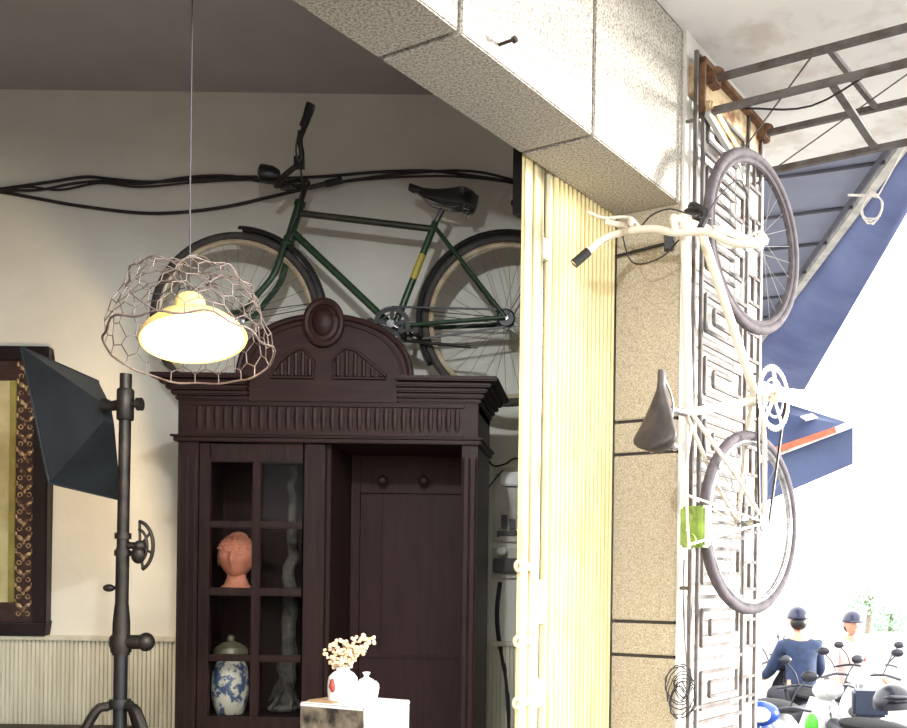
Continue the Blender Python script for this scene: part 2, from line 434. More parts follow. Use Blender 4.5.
# cornice: stepped, broken in the middle
steps = [(0.0, .020), (.010, .034), (.022, .044), (.036, .058), (.052, .070), (.074, .080)]
H = zct - zcb
XBL, XBR = at(250, 378, YC).x, at(398, 378, YC).x
for side in (0, 1):
    b = MB()
    for i in range(5):
        z0 = zcb + H * i / 5; z1 = zcb + H * (i + 1) / 5; ex = steps[i + 1][0] if i < 4 else .078
        if side == 0: b.box(XL - ex, XBL, YC - ex, yb, z0, z1)
        else: b.box(XBR, XR + ex, YC - ex, yb, z0, z1)
    b.build('cornice', 'woodh', t, bevel=.005)
b = MB(); b.box(XBL, XBR, YC - .006, yb, zcb, zct - .01); b.build('crest_base', 'woodh', t)
# crest (arched pediment)
xc = at(325, 340, YC).x; a = .322; hh = at(325, 314, YC).z - zct + .01
b = MB()
arc = [(a * math.cos(PI * k / 40), hh * math.sin(PI * k / 40) ** .80) for k in range(41)]
b.prism(arc, (xc, YC + .035, zct - .012), (1, 0, 0), (0, 0, 1), (0, -.035, 0))
cr = b.build('crest', 'woodh', t, bevel=.003)
b = MB()
pts = [V((xc + x * 0.975, YC - .004, zct - .012 + z * .975)) for x, z in arc]
b.tube(pts, .011, 8); b.tube([V((xc + x * 0.88, YC - .002, zct - .012 + z * .88)) for x, z in arc], .005, 6)
b.build('crest_moulding', 'woodh', cr)
# two fluted fan panels
def fan(pxs, name):
    b = MB()
    top = [at(u, v, YC) for u, v in pxs]
    zb = zct + .0
    pts = [V((p.x, YC - .003, p.z)) for p in top]
    b.tube(pts + [V((pts[-1].x, YC - .003, zb)), V((pts[0].x, YC - .003, zb))], .006, 6, closed=True)
    xs = [p.x for p in pts]; x0, x1 = min(xs), max(xs); m = 6
    for k in range(m):
        x = x0 + (x1 - x0) * (k + .6) / (m + .2)
        zz = None
        for i in range(len(pts) - 1):
            if min(pts[i].x, pts[i + 1].x) <= x <= max(pts[i].x, pts[i + 1].x) and abs(pts[i + 1].x - pts[i].x) > 1e-6:
                tt = (x - pts[i].x) / (pts[i + 1].x - pts[i].x); zz = pts[i].z + tt * (pts[i + 1].z - pts[i].z)
        if zz and zz - zb > .02:
            b.tube([(x, YC - .001, zb + .008), (x, YC - .001, zz - .012)], .0085, 8, flat=1.0)
    b.build(name, 'woodh', cr)
fan([(271, 376), (280, 362), (292, 352), (302, 348), (308, 353), (314, 362)], 'carved_panel')
fan([(333, 362), (338, 353), (346, 348), (356, 351), (370, 362), (386, 376)], 'carved_panel')
b = MB(); mc = at(324, 323, YC)
def medf(p): return p
b.ball((mc.x, YC - .006, mc.z), .042, .03, .056, 20, 12)
b.ring((mc.x, YC - .006, mc.z), (0, 1, 0), .064, .013, 40, 8)
for v in b.v[-40 * 8:]: v.z = mc.z + (v.z - mc.z) * 1.2
for k in range(0):
    an = 2 * PI * k / 14; b.ball((mc.x + math.cos(an) * .060, YC - .012, mc.z + math.sin(an) * .074), .012, .010, .012, 8, 6)
b.ball((mc.x, YC - .004, mc.z - .012), .072, .014, .078, 20, 10)
b.build('medallion', 'woodh', cr)
# glazed door
DX0, DX1 = XL + .077, -1.011
stL = at(208, 560, YC).x; stR = at(302, 560, YC).x; mL = at(250.5, 560, YC).x; mR = at(259, 560, YC).x
rows = [(462, 521), (528, 588), (596, 655), (662, 717)]
zr = [(at(256, a_, YC).z, at(256, b_, YC).z) for a_, b_ in rows]
b = MB(); yd = YC + .006
dz1 = zo - .004; dz0 = .16
b.box(DX0, stL, yd, yd + .028, dz0, dz1); b.box(stR, DX1, yd, yd + .028, dz0, dz1)
b.box(stL, stR, yd, yd + .028, zr[0][0], dz1)
for i in range(3): b.box(stL, stR, yd + .004, yd + .026, zr[i + 1][0], zr[i][1])
b.box(stL, stR, yd, yd + .028, .62, zr[3][1]); b.box(mL, mR, yd + .002, yd + .027, zr[3][1] - .002, zr[0][0] + .002)
b.box(stL, stR, yd, yd + .028, dz0, .28); b.box(stL, stR, yd + .012, yd + .02, .28, .62)
dr = b.build('door', 'wood', t, bevel=.003)
for (z1, z0) in zr:
    for (xa, xb) in ((stL, mL), (mR, stR)):
        b = MB(); b.box(xa - .001, xb + .001, yd + .013, yd + .017, z0 - .001, z1 + .001); b.build('glass_pane', 'glass', dr)
b = MB(); hz = at(312, 690, YC).z; b.tube([(DX1 - .02, yd, hz), (DX1 - .02, yd - .02, hz)], .009, 10); b.ball((DX1 - .02, yd - .026, hz), .013)
# open half: back panelling, hooks
BP = yb - .02
b = MB()
xa, xb = -.995, XR - .03
b.box(xa, xb, BP - .012, BP, .14, zcb - .04)
pm = at(382, 560, BP).x
zt1 = at(400, 494, BP).z; zl = at(400, 655, BP).z
for (x0_, x1_, z0_, z1_) in ((xa, xb, zt1, zcb - .04), (xa, xa + .03, .14, zt1), (xb - .03, xb, .14, zt1), (pm - .004, pm + .004, zl, zt1), (xa, xb, zl - .012, zl)):
    b.box(x0_, x1_, BP - .02, BP - .011, z0_, z1_)
b.box(-.995, -.96, BP - .03, BP - .01, .14, zcb - .04)
b.build('back_panel', 'woodin', t, bevel=.002)
for u in (384, 425):
    p = at(u, 481, BP - .03); b = MB(); b.tube([p + V((0, .02, 0)), p + V((0, -.03, 0))], .009, 10); b.ball(p + V((0, -.035, 0)), .02, .014, .02)
    b.build('coat_peg', 'wood', t)
for zz in (at(240, 590, 3.8).z, at(240, 714, 3.8).z):
    b = MB(); b.box(XL + .03, -1.026, YC + .06, yb - .021, zz - .02, zz); b.build('shelf', 'wood', t)
zs1 = at(240, 590, 3.8).z; zs2 = at(240, 714, 3.8).z

# ---- head geometry shared by the bust and the figures
def head_mesh(b, c, h, yaw=0.0, tilt=0.0, curls=False, amp=1.0):
    """adds a head with a face; facing -Y before yaw; h = face height"""
    c = V(c); R = Matrix.Rotation(yaw, 4, 'Z') @ Matrix.Rotation(tilt, 4, 'X'); n, m = 40, 30
    sx, sy, sz = h * (.42 if curls else .36), h * .44, h * .5
    def g(x, z, cx, cz, wx, wz): return math.exp(-((x - cx) / wx) ** 2 - ((z - cz) / wz) ** 2)
    vs = []; fs = []
    for i in range(m + 1):
        th = PI * i / m
        for j in range(n):
            a_ = 2 * PI * j / n
            x, y, z = math.sin(th) * math.cos(a_), math.sin(th) * math.sin(a_), math.cos(th)
            front = max(0, -y)
            jaw = 1 - .30 * max(0, -z) ** 1.4
            X = x * jaw; Y = y * (1 - .18 * max(0, -z) if y > 0 else 1)
            if front > 0:
                dsp = .30 * g(x, z, 0, -.12, .13, .20) + .10 * g(x, z, 0, .10, .10, .2)       # nose
                dsp -= .10 * (g(x, z, .33, .12, .17, .10) + g(x, z, -.33, .12, .17, .10))        # eye sockets
                dsp += .06 * (g(x, z, .33, .08, .10, .05) + g(x, z, -.33, .08, .10, .05))        # lids
                dsp += .05 * (g(x, z, .33, .27, .22, .06) + g(x, z, -.33, .27, .22, .06))        # brow
                dsp += .12 * g(x, z, 0, -.44, .20, .06) + .10 * g(x, z, 0, -.56, .16, .06) - .03 * g(x, z, 0, -.5, .2, .03)
                dsp += .10 * g(x, z, 0, -.82, .2, .12)
                Y -= dsp * amp * front ** .5
            p = V((X * sx, Y * sy, z * sz))
            if curls and z > .42 - .5 * max(0, y):
                p *= 1.03
            vs.append(c + (R @ p))
    for i in range(m):
        for j in range(n): fs.append((i * n + j, (i + 1) * n + j, (i + 1) * n + (j + 1) % n, i * n + (j + 1) % n))
    b.add(vs, fs)
    Q = lambda x, y, z: c + (R @ V((x * sx, y * sy, z * sz)))
    R3 = R.to_3x3()
    for s_ in (-1, 1):
        b.ball(Q(.36 * s_, -.83, .08), h * .062, h * .035, h * .030, 12, 8, rot=R3)
        b.tube([Q(.12 * s_, -.98, .22), Q(.34 * s_, -.92, .29), Q(.62 * s_, -.74, .20)], [h * .012, h * .016, h * .008], 7)
    b.tube([Q(0, -.93, .20), Q(0, -1.08, -.02), Q(0, -1.20, -.17)], [h * .024, h * .030, h * .040], 9)
    for s_ in (-1, 1): b.ball(Q(.10 * s_, -1.04, -.20), h * .028, h * .03, h * .022, 8, 6, rot=R3)
    b.tube([Q(-.26, -.86, -.42), Q(-.10, -.97, -.39), Q(0, -.98, -.41), Q(.10, -.97, -.39), Q(.26, -.86, -.42)], [h * .006, h * .016, h * .014, h * .016, h * .006], 7)
    b.tube([Q(-.22, -.85, -.46), Q(0, -.96, -.50), Q(.22, -.85, -.46)], [h * .006, h * .020, h * .006], 7)
    if curls:
        for i in range(7):
            for j in range(13):
                th = .16 + i * .17; a_ = -PI / 2 + (j - 6) * .42
                z = math.cos(th)
                b.ball(Q(math.sin(th) * math.cos(a_) * 1.03, math.sin(th) * math.sin(a_) * 1.03, z * 1.03), h * .036, h * .036, h * .036, 7, 5)
    for s_ in (-1, 1):
        b.ball(c + (R @ V((s_ * sx * .99, sy * .12, -sz * .10))), h * .035, h * .07, h * (.17 if curls else .11), 10, 8, rot=R.to_3x3())
# terracotta bust on the shelf
p = at(237, 560, 3.80); p.z = zs1
b = MB(); head_mesh(b, (p.x, 3.80, zs1 + .125), .165, yaw=.10, curls=True, amp=1.2)
b.lathe([(.055, 0), (.058, .012), (.046, .02), (.034, .05), (.036, .08), (.03, .12)], (p.x, 3.80, zs1), n=24)
b.ball((p.x, 3.815, zs1 + .20), .035, .035, .022)
tag(b.build('terracotta_bust', 'terra'), 'orange terracotta head sculpture on shelf behind cabinet glass', 'sculpture')
# blue and white jar
p = at(230, 700, 3.80)
t = thing('ginger_jar', 'blue and white lidded ceramic jar on lower shelf behind cabinet glass', 'jar', (p.x, 3.80, zs2))
b = MB(); b.lathe([(.045, 0), (.050, .004), (.064, .05), (.068, .10), (.067, .15), (.060, .185), (.046, .205), (.044, .215)], (p.x, 3.8, zs2), n=32)
b.build('jar_body', 'bw', t)
b = MB(); b.lathe([(.05, .214), (.060, .220), (.064, .235), (.058, .252), (.035, .268), (.012, .276), (.012, .282)], (p.x, 3.8, zs2), n=32); b.ball((p.x, 3.8, zs2 + .288), .014)
b.build('lid', 'jarlid', t)
# gnarled grey upright form
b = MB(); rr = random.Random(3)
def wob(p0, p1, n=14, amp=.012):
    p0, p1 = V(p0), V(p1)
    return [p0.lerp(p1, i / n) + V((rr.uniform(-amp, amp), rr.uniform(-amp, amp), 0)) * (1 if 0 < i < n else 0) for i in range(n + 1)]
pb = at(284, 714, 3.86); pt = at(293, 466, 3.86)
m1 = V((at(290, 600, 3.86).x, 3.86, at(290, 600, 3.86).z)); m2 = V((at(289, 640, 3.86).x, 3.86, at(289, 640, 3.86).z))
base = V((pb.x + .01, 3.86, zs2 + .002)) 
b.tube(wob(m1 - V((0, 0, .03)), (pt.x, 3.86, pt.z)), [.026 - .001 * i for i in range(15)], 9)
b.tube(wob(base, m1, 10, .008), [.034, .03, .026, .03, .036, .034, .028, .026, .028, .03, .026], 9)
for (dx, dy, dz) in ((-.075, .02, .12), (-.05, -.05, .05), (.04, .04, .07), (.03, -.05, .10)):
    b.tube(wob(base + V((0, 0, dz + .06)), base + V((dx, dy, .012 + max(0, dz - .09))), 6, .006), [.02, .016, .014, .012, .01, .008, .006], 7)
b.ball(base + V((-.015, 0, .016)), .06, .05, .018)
tag(b.build('gnarled_upright', 'mottled'), 'gnarled grey upright form in right column of cabinet glass', 'upright_form')

# ================================================================== PLINTH + JARS
pn = at(365, 707, 2.9); ztop = pn.z
dl = V((-.894, .447, 0)); drr = V((.447, .894, 0))
t = thing('display_plinth', 'square waist-high plinth with dark veined face and street-lit side coloured white before the cabinet', 'plinth', (pn.x, 3.0, .03))
w1, w2 = .240, .21
b = MB(); b.obox((pn.x, pn.y, .03), dl * w1, drr * w2, UP * (ztop - .03 - .012)); core = b.build('core', 'litstone', t, bevel=.003)  # street light on the right side put into the white colour
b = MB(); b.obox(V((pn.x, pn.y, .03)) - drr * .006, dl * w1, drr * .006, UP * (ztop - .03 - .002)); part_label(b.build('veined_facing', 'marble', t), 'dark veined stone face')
b = MB(); b.obox(V((pn.x, pn.y, ztop - .014)) - drr * .007, dl * (w1 + .003), drr * (w2 + .01), UP * .014); b.build('top_slab', 'litstone', t, bevel=.003)
b = MB(); q0 = V((pn.x, pn.y, ztop)) + dl * .13 + drr * .01
b.obox(q0, dl * .10, drr * .17, UP * .006); tag(b.build('straw_mat', 'straw', bevel=.002), 'small tan straw mat on the left of the plinth top', 'mat')
# jar with red mark and dried flowers
jb = V((pn.x, pn.y, ztop)) + dl * .095 + drr * .085
jb.z = ztop
pj = at(342.5, 700, 1); jb = V((at(342.5, 700, 3.03).x, 3.03, ztop))
t = thing('flower_jar', 'white porcelain jar with red mark holding dried flowers', 'jar', jb)
b = MB(); b.lathe([(.036, 0), (.042, .004), (.0445, .03), (.0445, .055), (.042, .075), (.030, .088), (.020, .094), (.020, .101), (.023, .105), (.019, .104), (.016, .09)], jb, n=32)
b.build('jar_body', 'china', t)
b = MB()
for (dx, dz, r) in ((-.5, .05, .011), (-.52, .062, .008), (-.45, .042, .009)):
    an = -PI / 2 + dx; b.ball(jb + V((math.cos(an) * .0435, math.sin(an) * .0435, dz)), r, r, r * 1.2, 10, 8)
part_label(b.build('red_mark', 'redm', t), 'red painted emblem')
b2 = MB(); rr = random.Random(5); bs = MB()
tips = [(328, 648), (335, 643), (341, 655), (346, 640), (352, 645), (357, 638), (362, 636), (366, 641), (370, 640), (350, 655), (336, 656), (345, 650), (360, 648), (354, 655), (331, 660), (340, 665), (348, 663)]
for (u, v) in tips:
    yq = 3.03 + rr.uniform(-.03, .03); e = at(u, v, yq); s0 = jb + V((rr.uniform(-.012, .012), rr.uniform(-.01, .01), .085))
    mid = s0.lerp(e, .5) + V((rr.uniform(-.01, .01), 0, .008)); bs.tube(bez([s0, mid, e], 4), .0011, 5)
    for k in range(9):
        tt = rr.uniform(.55, 1.05); q_ = s0.lerp(e, tt) + V((rr.uniform(-.012, .012), rr.uniform(-.012, .012), rr.uniform(-.008, .01)))
        r = rr.uniform(.003, .0065)
        for pz in range(3):
            an = rr.uniform(0, 6.28); b2.ball(q_ + V((math.cos(an), math.sin(an), rr.uniform(-.5, .5))) * r, r, r * .7, r, 6, 4)
fl = bs.build('stems', 'stem', t); b2.build('dried_blossoms', 'dry', fl)
# small jug with knob lid
jb2 = V((at(366, 700, 2.99).x, 2.99, ztop))
t = thing('lidded_pot', 'small white porcelain pot with a knobbed lid on the plinth', 'pot', jb2)
b = MB(); b.lathe([(.022, 0), (.025, .003), (.034, .02), (.038, .045), (.037, .058), (.030, .066), (.018, .068)], jb2, n=32); b.build('pot_body', 'china', t)
b = MB(); b.lathe([(.022, .066), (.020, .072), (.009, .077), (.006, .082), (.011, .090), (.012, .093), (.004, .095)], jb2, n=24); b.build('lid', 'china', t)

# ================================================================== BICYCLES
class Bike:
    def __init__(s, t, O, A, B, L, fwd, upb):
        s.t, s.O, s.A, s.B, s.L = t, V(O), V(A), V(B), V(L); s.fwd, s.up = V(fwd), V(upb)
    def p(s, u, v, l=0):
        """point of the bicycle's plane (moved sideways by l) seen at (u,v)"""
        r = at(u, v, 1.0) - V((0, 0, CAM_Z)); o = V((0, 0, CAM_Z)); P0 = s.O + s.L * l
        k = (P0 - o).dot(s.L) / r.dot(s.L)
        return o + r * k
    def wheel(s, name, c, R, tr, m_tyre, m_rim, m_sp, nsp=28, rimw=.5):
        b = MB(); b.ring(c, s.L, R - tr * 2.3, tr * .62, 72, 8, sx=1.2)
        b.ring(c, s.L, R - tr * 2.6, tr * .35, 72, 6, sx=1.3)
        w = b.build(name, m_rim, s.t)
        b = MB(); b.ring(c, s.L, R - tr, tr, 72, 12); b.build('tyre', m_tyre, w)
        b = MB(); b.lathe([(.018, -.03), (.028, -.028), (.028, -.024), (.012, -.02), (.012, .02), (.028, .024), (.028, .028), (.018, .03)], c, s.L, 20)
        b.tube([c - s.L * .06, c + s.L * .06], .005, 8)
        for sg in (-1, 1): b.lathe([(.011, 0), (.011, .008)], c + s.L * (.05 * sg - .004), s.L, 6)
        b.build('hub', 'chrome', w)
        for k in range(nsp):
            an = 2 * PI * k / nsp; sd = 1 if k % 2 else -1; tw = .35 * (1 if (k // 2) % 2 else -1)
            q0 = c + (s.A * math.cos(an + tw * 2) + s.B * math.sin(an + tw * 2)) * .026 + s.L * .026 * sd
            q1 = c + (s.A * math.cos(an) + s.B * math.sin(an)) * (R - tr * 2.6)
            b = MB(); b.tube([q0, q1], .0011, 5); b.build('spoke', m_sp, w)
        return w
    def guard(s, c, R, a0, a1, m, wdt=.028, th=.0015):
        """mudguard arc, angles measured in A/B plane"""
        n = 30; prof = [(-wdt, -.012), (-wdt * .8, .002), (-wdt * .4, .008), (0, .010), (wdt * .4, .008), (wdt * .8, .002), (wdt, -.012)]
        vs = []; k = len(prof)
        for lay in (0, th):
            for i in range(n + 1):
                an = a0 + (a1 - a0) * i / n; rd = s.A * math.cos(an) + s.B * math.sin(an)
                for (x, y) in prof: vs.append(c + rd * (R + y + lay) + s.L * x)
        fs = []; half = (n + 1) * k
        for i in range(n):
            for j in range(k - 1):
                a_ = i * k + j; fs.append((a_, a_ + 1, a_ + k + 1, a_ + k)); fs.append((half + a_, half + a_ + k, half + a_ + k + 1, half + a_ + 1))
            for j in (0, k - 1):
                a_ = i * k + j; fs.append((a_, a_ + k, half + a_ + k, half + a_))
        for i in (0, n):
            for j in range(k - 1): a_ = i * k + j; fs.append((a_, a_ + 1, half + a_ + 1, half + a_))
        b = MB(); b.add(vs, fs); return b.build('mudguard', m, s.t)
    def saddle(s, c, L=.27, W=.17, m='leather', nose=1.0, tilt=0.0):
        """c: middle of rails; fwd/up give orientation"""
        fw = (s.fwd * math.cos(tilt) + s.up * math.sin(tilt)); up = (s.up * math.cos(tilt) - s.fwd * math.sin(tilt)); la = s.L
        n, k = 18, 16; vs = []; fs = []
        for i in range(n + 1):
            tt = i / n
            x = -L * .46 + L * tt
            w = W * .5 * (math.sin(min(1, tt / .16) * PI / 2) ** .6) * (1 if tt < .2 else max(.15, 1 - ((tt - .2) / .60) ** .9 * .85))
            if tt > .97: w *= .7
            hgt = .026 + .044 * (1 - tt) ** 1.4
            topz = .03 * (1 - tt) ** 2 + .010 * tt ** 4
            for j in range(k):
                an = 2 * PI * j / k; cx, cz = math.cos(an), math.sin(an)
                z = topz + (cz * .014 if cz > 0 else cz * hgt * (.35 + .65 * abs(cx) ** .6 if abs(cx) > .3 else .35))
                vs.append(c + fw * x + la * (cx * w) + up * (z + .04))
        for i in range(n):
            for j in range(k): fs.append((i * k + j, i * k + (j + 1) % k, (i + 1) * k + (j + 1) % k, (i + 1) * k + j))
        fs.append(tuple(range(k - 1, -1, -1))); fs.append(tuple(n * k + j for j in range(k)))
        b = MB(); b.add(vs, fs); sd = b.build('saddle', m, s.t, angle=60)
        b = MB()
        for sg in (-1, 1):
            b.tube(bez([c + fw * (-L * .38) + la * .05 * sg + up * .03, c + fw * (-.04) + la * .022 * sg + up * 0.004, c + fw * .05 + la * .02 * sg, c + fw * (L * .45) + la * .006 * sg + up * .035], 5), .004, 6)
        for sg in (-1, 1):   # coil springs
            q_ = c + fw * (-L * .36) + la * .045 * sg + up * .0
            b.tube([q_ + (fw * math.cos(a_ * .9) + la * math.sin(a_ * .9)) * .012 + up * (a_ * .0016 - .002) for a_ in range(22)], .0025, 5)
        b.build('saddle_rails', 'chrome', sd)
        return sd
    def chainset(s, bb, R, m_ring, side, a_crank, ncut=5, m_arm='chrome', pedals=True, arm=.165):
        c = bb + s.L * .045 * side
        b = MB(); n = 44; pts = []
        b.lathe([(R - .018, -.002), (R, -.002), (R, .002), (R - .018, .002)], c, s.L, 44, closed=True)
        for k in range(n):
            an = 2 * PI * k / n; rd = s.A * math.cos(an) + s.B * math.sin(an); b.bar(c + rd * (R - .002), c + rd * (R + .004), .004, .003, s.L)
        for k in range(ncut):
            an = 2 * PI * k / ncut + .3; rd = s.A * math.cos(an) + s.B * math.sin(an); b.bar(c + rd * .012, c + rd * (R - .006), .016, .004, s.L)
        b.lathe([(.022, -.012), (.022, .008)], c, s.L, 20); b.lathe([(R * .55, -.0015), (R * .62, -.0015), (R * .62, .0015), (R * .55, .0015)], c, s.L, 36, closed=True)
        ch = b.build('chainring', m_ring, s.t)
        for sg, an in ((side, a_crank), (-side, a_crank + PI)):
            rd = s.A * math.cos(an) + s.B * math.sin(an); o_ = bb + s.L * .062 * sg
            b = MB(); b.tube([o_, o_ + rd * arm * .5, o_ + rd * arm], [.013, .009, .010], 10, flat=.6, upv=s.L); b.lathe([(.016, -.01), (.016, .01)], o_, s.L, 16)
            ca = b.build('crank_arm', m_arm, s.t)
            if pedals:
                pc = o_ + rd * arm + s.L * .05 * sg; b = MB()
                b.tube([o_ + rd * arm, pc + s.L * .04 * sg], .005, 8)
                for q_ in (-.03, .03): b.obox(pc - s.L * .04 + s.A * (q_ - .011) - s.B * .012, s.L * .08, s.A * .022, s.B * .024)
                for q_ in (-.038, .034): b.obox(pc + s.L * q_ - s.A * .04 - s.B * .006, s.L * .004, s.A * .08, s.B * .012)
                b.build('pedal', 'rubber', ca)
        return ch

# ---- green roadster above the cabinet
YG = 4.15
o = V((at(375, 318, YG).x, YG, at(375, 318, YG).z - .36))
t = thing('bicycle', 'old green roadster bicycle mounted high on the wall above the cabinet', 'bicycle', o)
G = Bike(t, (0, YG, 0), (1, 0, 0), (0, 0, 1), (0, -1, 0), (-1, 0, 0), (0, 0, 1))
R = .357
fh = G.p(236, 318); rh = G.p(507, 321)
G.wheel('front_wheel', fh, R, .018, 'rubber', 'rimc', 'spoke', 32)
G.wheel('rear_wheel', rh, R, .018, 'rubber', 'rimc', 'spoke', 32)
ht, hb = G.p(300, 204), G.p(289, 240)
bb = G.p(394, 328); sc_ = G.p(434, 226)
b = MB()
b.tube([ht + (ht - hb) * .06, hb], .0185, 14)
b.tube([ht - (ht - hb) * .25, sc_ + (bb - sc_) * .03], .0135, 12)
b.tube([hb + (ht - hb) * .25, bb], .0155, 12); b.tube([sc_ - (bb - sc_) * .04, bb], .0145, 12)
b.lathe([(.024, -.036), (.024, .036)], bb, G.L, 18)
for sg in (-1, 1):
    b.tube([sc_ + G.L * .012 * sg, rh + (sc_ - rh) * .25 + G.L * .052 * sg, rh + G.L * .056 * sg], .0085, 10)
    b.tube([bb + G.L * .02 * sg, bb.lerp(rh, .3) + G.L * .034 * sg, rh + G.L * .056 * sg], .0095, 10)
for q_ in (ht, hb): b.lathe([(.023, -.012), (.023, .012)], q_, (ht - hb), 16)
fr = b.build('frame', 'green', t)
b = MB(); b.tube([ht - (ht - hb) * .25, sc_ + (bb - sc_) * .03], .0142, 12); part_label(b.build('top_tube', 'dgreen', fr), 'brown weathered top tube')
b = MB(); b.tube([sc_.lerp(bb, .28), sc_.lerp(bb, .52)], .0150, 12); part_label(b.build('decal', 'yellow', fr), 'faded yellow decal')
b = MB(); dn = (hb - ht).normalized(); fk = hb + dn * .02
b.ball(fk, .03, .035, .018)
for sg in (-1, 1):
    b.tube(bez([fk + G.L * .03 * sg, fk + dn * .14 + G.L * .045 * sg, G.p(262, 298) + G.L * .052 * sg, G.p(250, 312) + G.L * .052 * sg, fh + G.L * .055 * sg], 5), [.0135] * 6 + [.012] * 6 + [.0105] * 5 + [.009] * 4, 10)
b.build('fork', 'green', t)
G.guard(rh, R + .012, math.radians(-150 + 360), math.radians(20), 'blackm')
G.guard(fh, R + .014, math.radians(-8), math.radians(88), 'blackm')
b = MB()
for (c_, an) in ((fh, 10), (rh, 175), (rh, 60)):
    rd = G.A * math.cos(math.radians(an)) + G.B * math.sin(math.radians(an))
    for sg in (-1, 1): b.tube([c_ + G.L * .05 * sg, c_ + rd * (R + .008) + G.L * .026 * sg], .002, 6)
b.build('mudguard_stays', 'blackm', t)
# saddle + post
sp = G.p(443, 209)
b = MB(); b.tube([sc_, sp], .0125, 12); b.build('seat_post', 'chrome', t)
G.saddle(sp + V((.0, 0, .006)), .29, .25, 'leather', tilt=.24)
G.chainset(bb, .075, 'blackm', 1, math.radians(-28), arm=.10)
# chain runs + sprocket
b = MB(); c0 = bb + G.L * .045; c1 = rh + G.L * .045
for sg in (-1, 1):
    b.bar(c0 + V((0, 0, .075 * sg)), c1 + V((0, 0, .035 * sg)), .006, .008)
b.ring(c1, G.L, .035, .004, 28, 6); b.lathe([(.034, -.002), (.034, .002)], c1, G.L, 28)
b.build('chain', 'blackm', t)
b = MB(); k0 = G.p(407, 341, .06); k1 = G.p(471, 347, .07)
b.tube([bb + G.L * .03 + V((.02, 0, -.02)), k0, k1], .007, 8); b.bar(k1, k1 + V((.025, 0, .0)), .012, .008); b.build('kickstand', 'castiron', t)
# handlebar: raised near grip, far grip by the wall
ax = (ht - hb).normalized(); st = ht + ax * .09
b = MB(); b.tube([ht, st], .0115, 12); b.ball(st, .017); b.tube([st, st + V((-.035, 0, .012))], .011, 10); hc = st + V((-.04, 0, .014))
ng = at(308, 109, 3.86); n1 = at(303, 135, 3.86)
near = [hc, at(290, 182, 4.08), at(276, 186, 3.98), at(284, 176, 3.92), at(301, 160, 3.89), at(300, 140, 3.87), at(304, 128, 3.865), ng]
b.tube(bez(near, 5), .0105, 10)
far = [hc, at(292, 186, 4.2), at(282, 188, 4.30), at(300, 189, 4.36), at(325, 184, 4.375), at(340, 181, 4.375)]
b.tube(bez(far, 5), .0105, 10)
hbm = b.build('handlebar', 'castiron', t)
b = MB(); b.tube(bez([at(303, 127, 3.865), at(307, 117, 3.861), at(311, 104, 3.857)], 3), [.015, .016, .016, .016, .0175, .018, .018], 12); b.build('grip', 'grip', hbm)
b = MB(); b.tube([at(326, 184, 4.375), at(342, 180, 4.375)], .015, 12); b.build('grip', 'grip', hbm)
b = MB(); b.tube(bez([at(299, 163, 3.89), at(296, 150, 3.87), at(299, 130, 3.85)], 4), .004, 6); b.box(*[c for pr in zip(at(299, 165, 3.9) - V((.016, .016, .012)), at(299, 165, 3.9) + V((.018, .016, .03))) for c in pr]); b.build('brake_lever', 'blackm', hbm)
# rod brake down to the front wheel, and bell
b = MB(); b.tube([at(300, 165, 3.90), at(303, 186, 4.03), at(298, 215, 4.10), at(286, 244, 4.12)], .004, 6); b.build('brake_rod', 'blackm', t)
hl = at(268, 174, 4.06)
b = MB(); b.lathe([(.006, 0.05), (.022, .045), (.034, .02), (.037, -.02), (.034, -.03), (.030, -.031)], hl, (1, .15, -.06), 24); b.bar(hl + V((.02, 0, 0)), at(296, 188, 4.12), .014, .008)
hd = b.build('headlamp', 'blackm', t)
b = MB(); b.ball(hl + V((-.028, 0, .002)), .012, .030, .030); b.build('lens', 'chrome', hd)

# ---- white racer hanging on the pillar
e = V((.624, .781, 0)); mL_ = V((.781, -.624, 0))
OW = V((at(750, 380, 3.66).x, 3.66, 0))
t = thing('bicycle', 'rusty white bicycle hanging nose-up on the street pillar', 'bicycle', (OW.x, OW.y, at(749, 620, 3.66).z))
W = Bike(t, OW, e, (0, 0, 1), mL_, (0, 0, 1), -e)
R = .338
fh = W.p(754, 243, -.03); rh = W.p(751, 523)
W.wheel('front_wheel', fh, R, .0185, 'rubberl', 'rubberl', 'spoke', 28)
W.wheel('rear_wheel', rh, R, .0185, 'rubberl', 'chrome', 'spoke', 28)
ht, hb = W.p(690, 226), W.p(692, 243)
hb = ht + (hb - ht).normalized() * .0 + V((0, 0, -.11)) * .0 + (hb - ht)
bb = W.p(757, 400); sc_ = W.p(689, 414)
# head tube is steep to the fork: fork reaches from the head to the front hub
hd_t = ht - e * .05; hd_b = ht + e * .07 + V((0, 0, .01))
b = MB()
b.tube([hd_t, hd_b], .019, 14)
b.tube([hd_t + e * .015, sc_], .0145, 12); b.tube([hd_b - e * .01, bb], .016, 12)
b.tube([sc_ - e * .02, bb], .0145, 12); b.lathe([(.023, -.034), (.023, .034)], bb, W.L, 18)
for sg in (-1, 1):
    b.tube([sc_ + W.L * .012 * sg, sc_.lerp(rh, .6) + W.L * .05 * sg, rh + W.L * .056 * sg], .0075, 10)
    b.tube([bb + W.L * .02 * sg, bb.lerp(rh, .35) + W.L * .04 * sg, rh + W.L * .056 * sg], .009, 10)
for q_ in (hd_t, hd_b): b.lathe([(.023, -.01), (.023, .01)], q_, e, 16)
b.build('frame', 'whitef', t)
b = MB(); fk = hd_b + e * .02
b.ball(fk, .03, .03, .02)
for sg in (-1, 1):
    b.tube(bez([fk + W.L * .03 * sg, fk.lerp(fh, .3) + W.L * .042 * sg, fk.lerp(fh, .7) + W.L * .052 * sg + V((0, 0, -.012)), fh + W.L * .055 * sg], 5), [.012] * 6 + [.010] * 6 + [.008] * 4, 10)
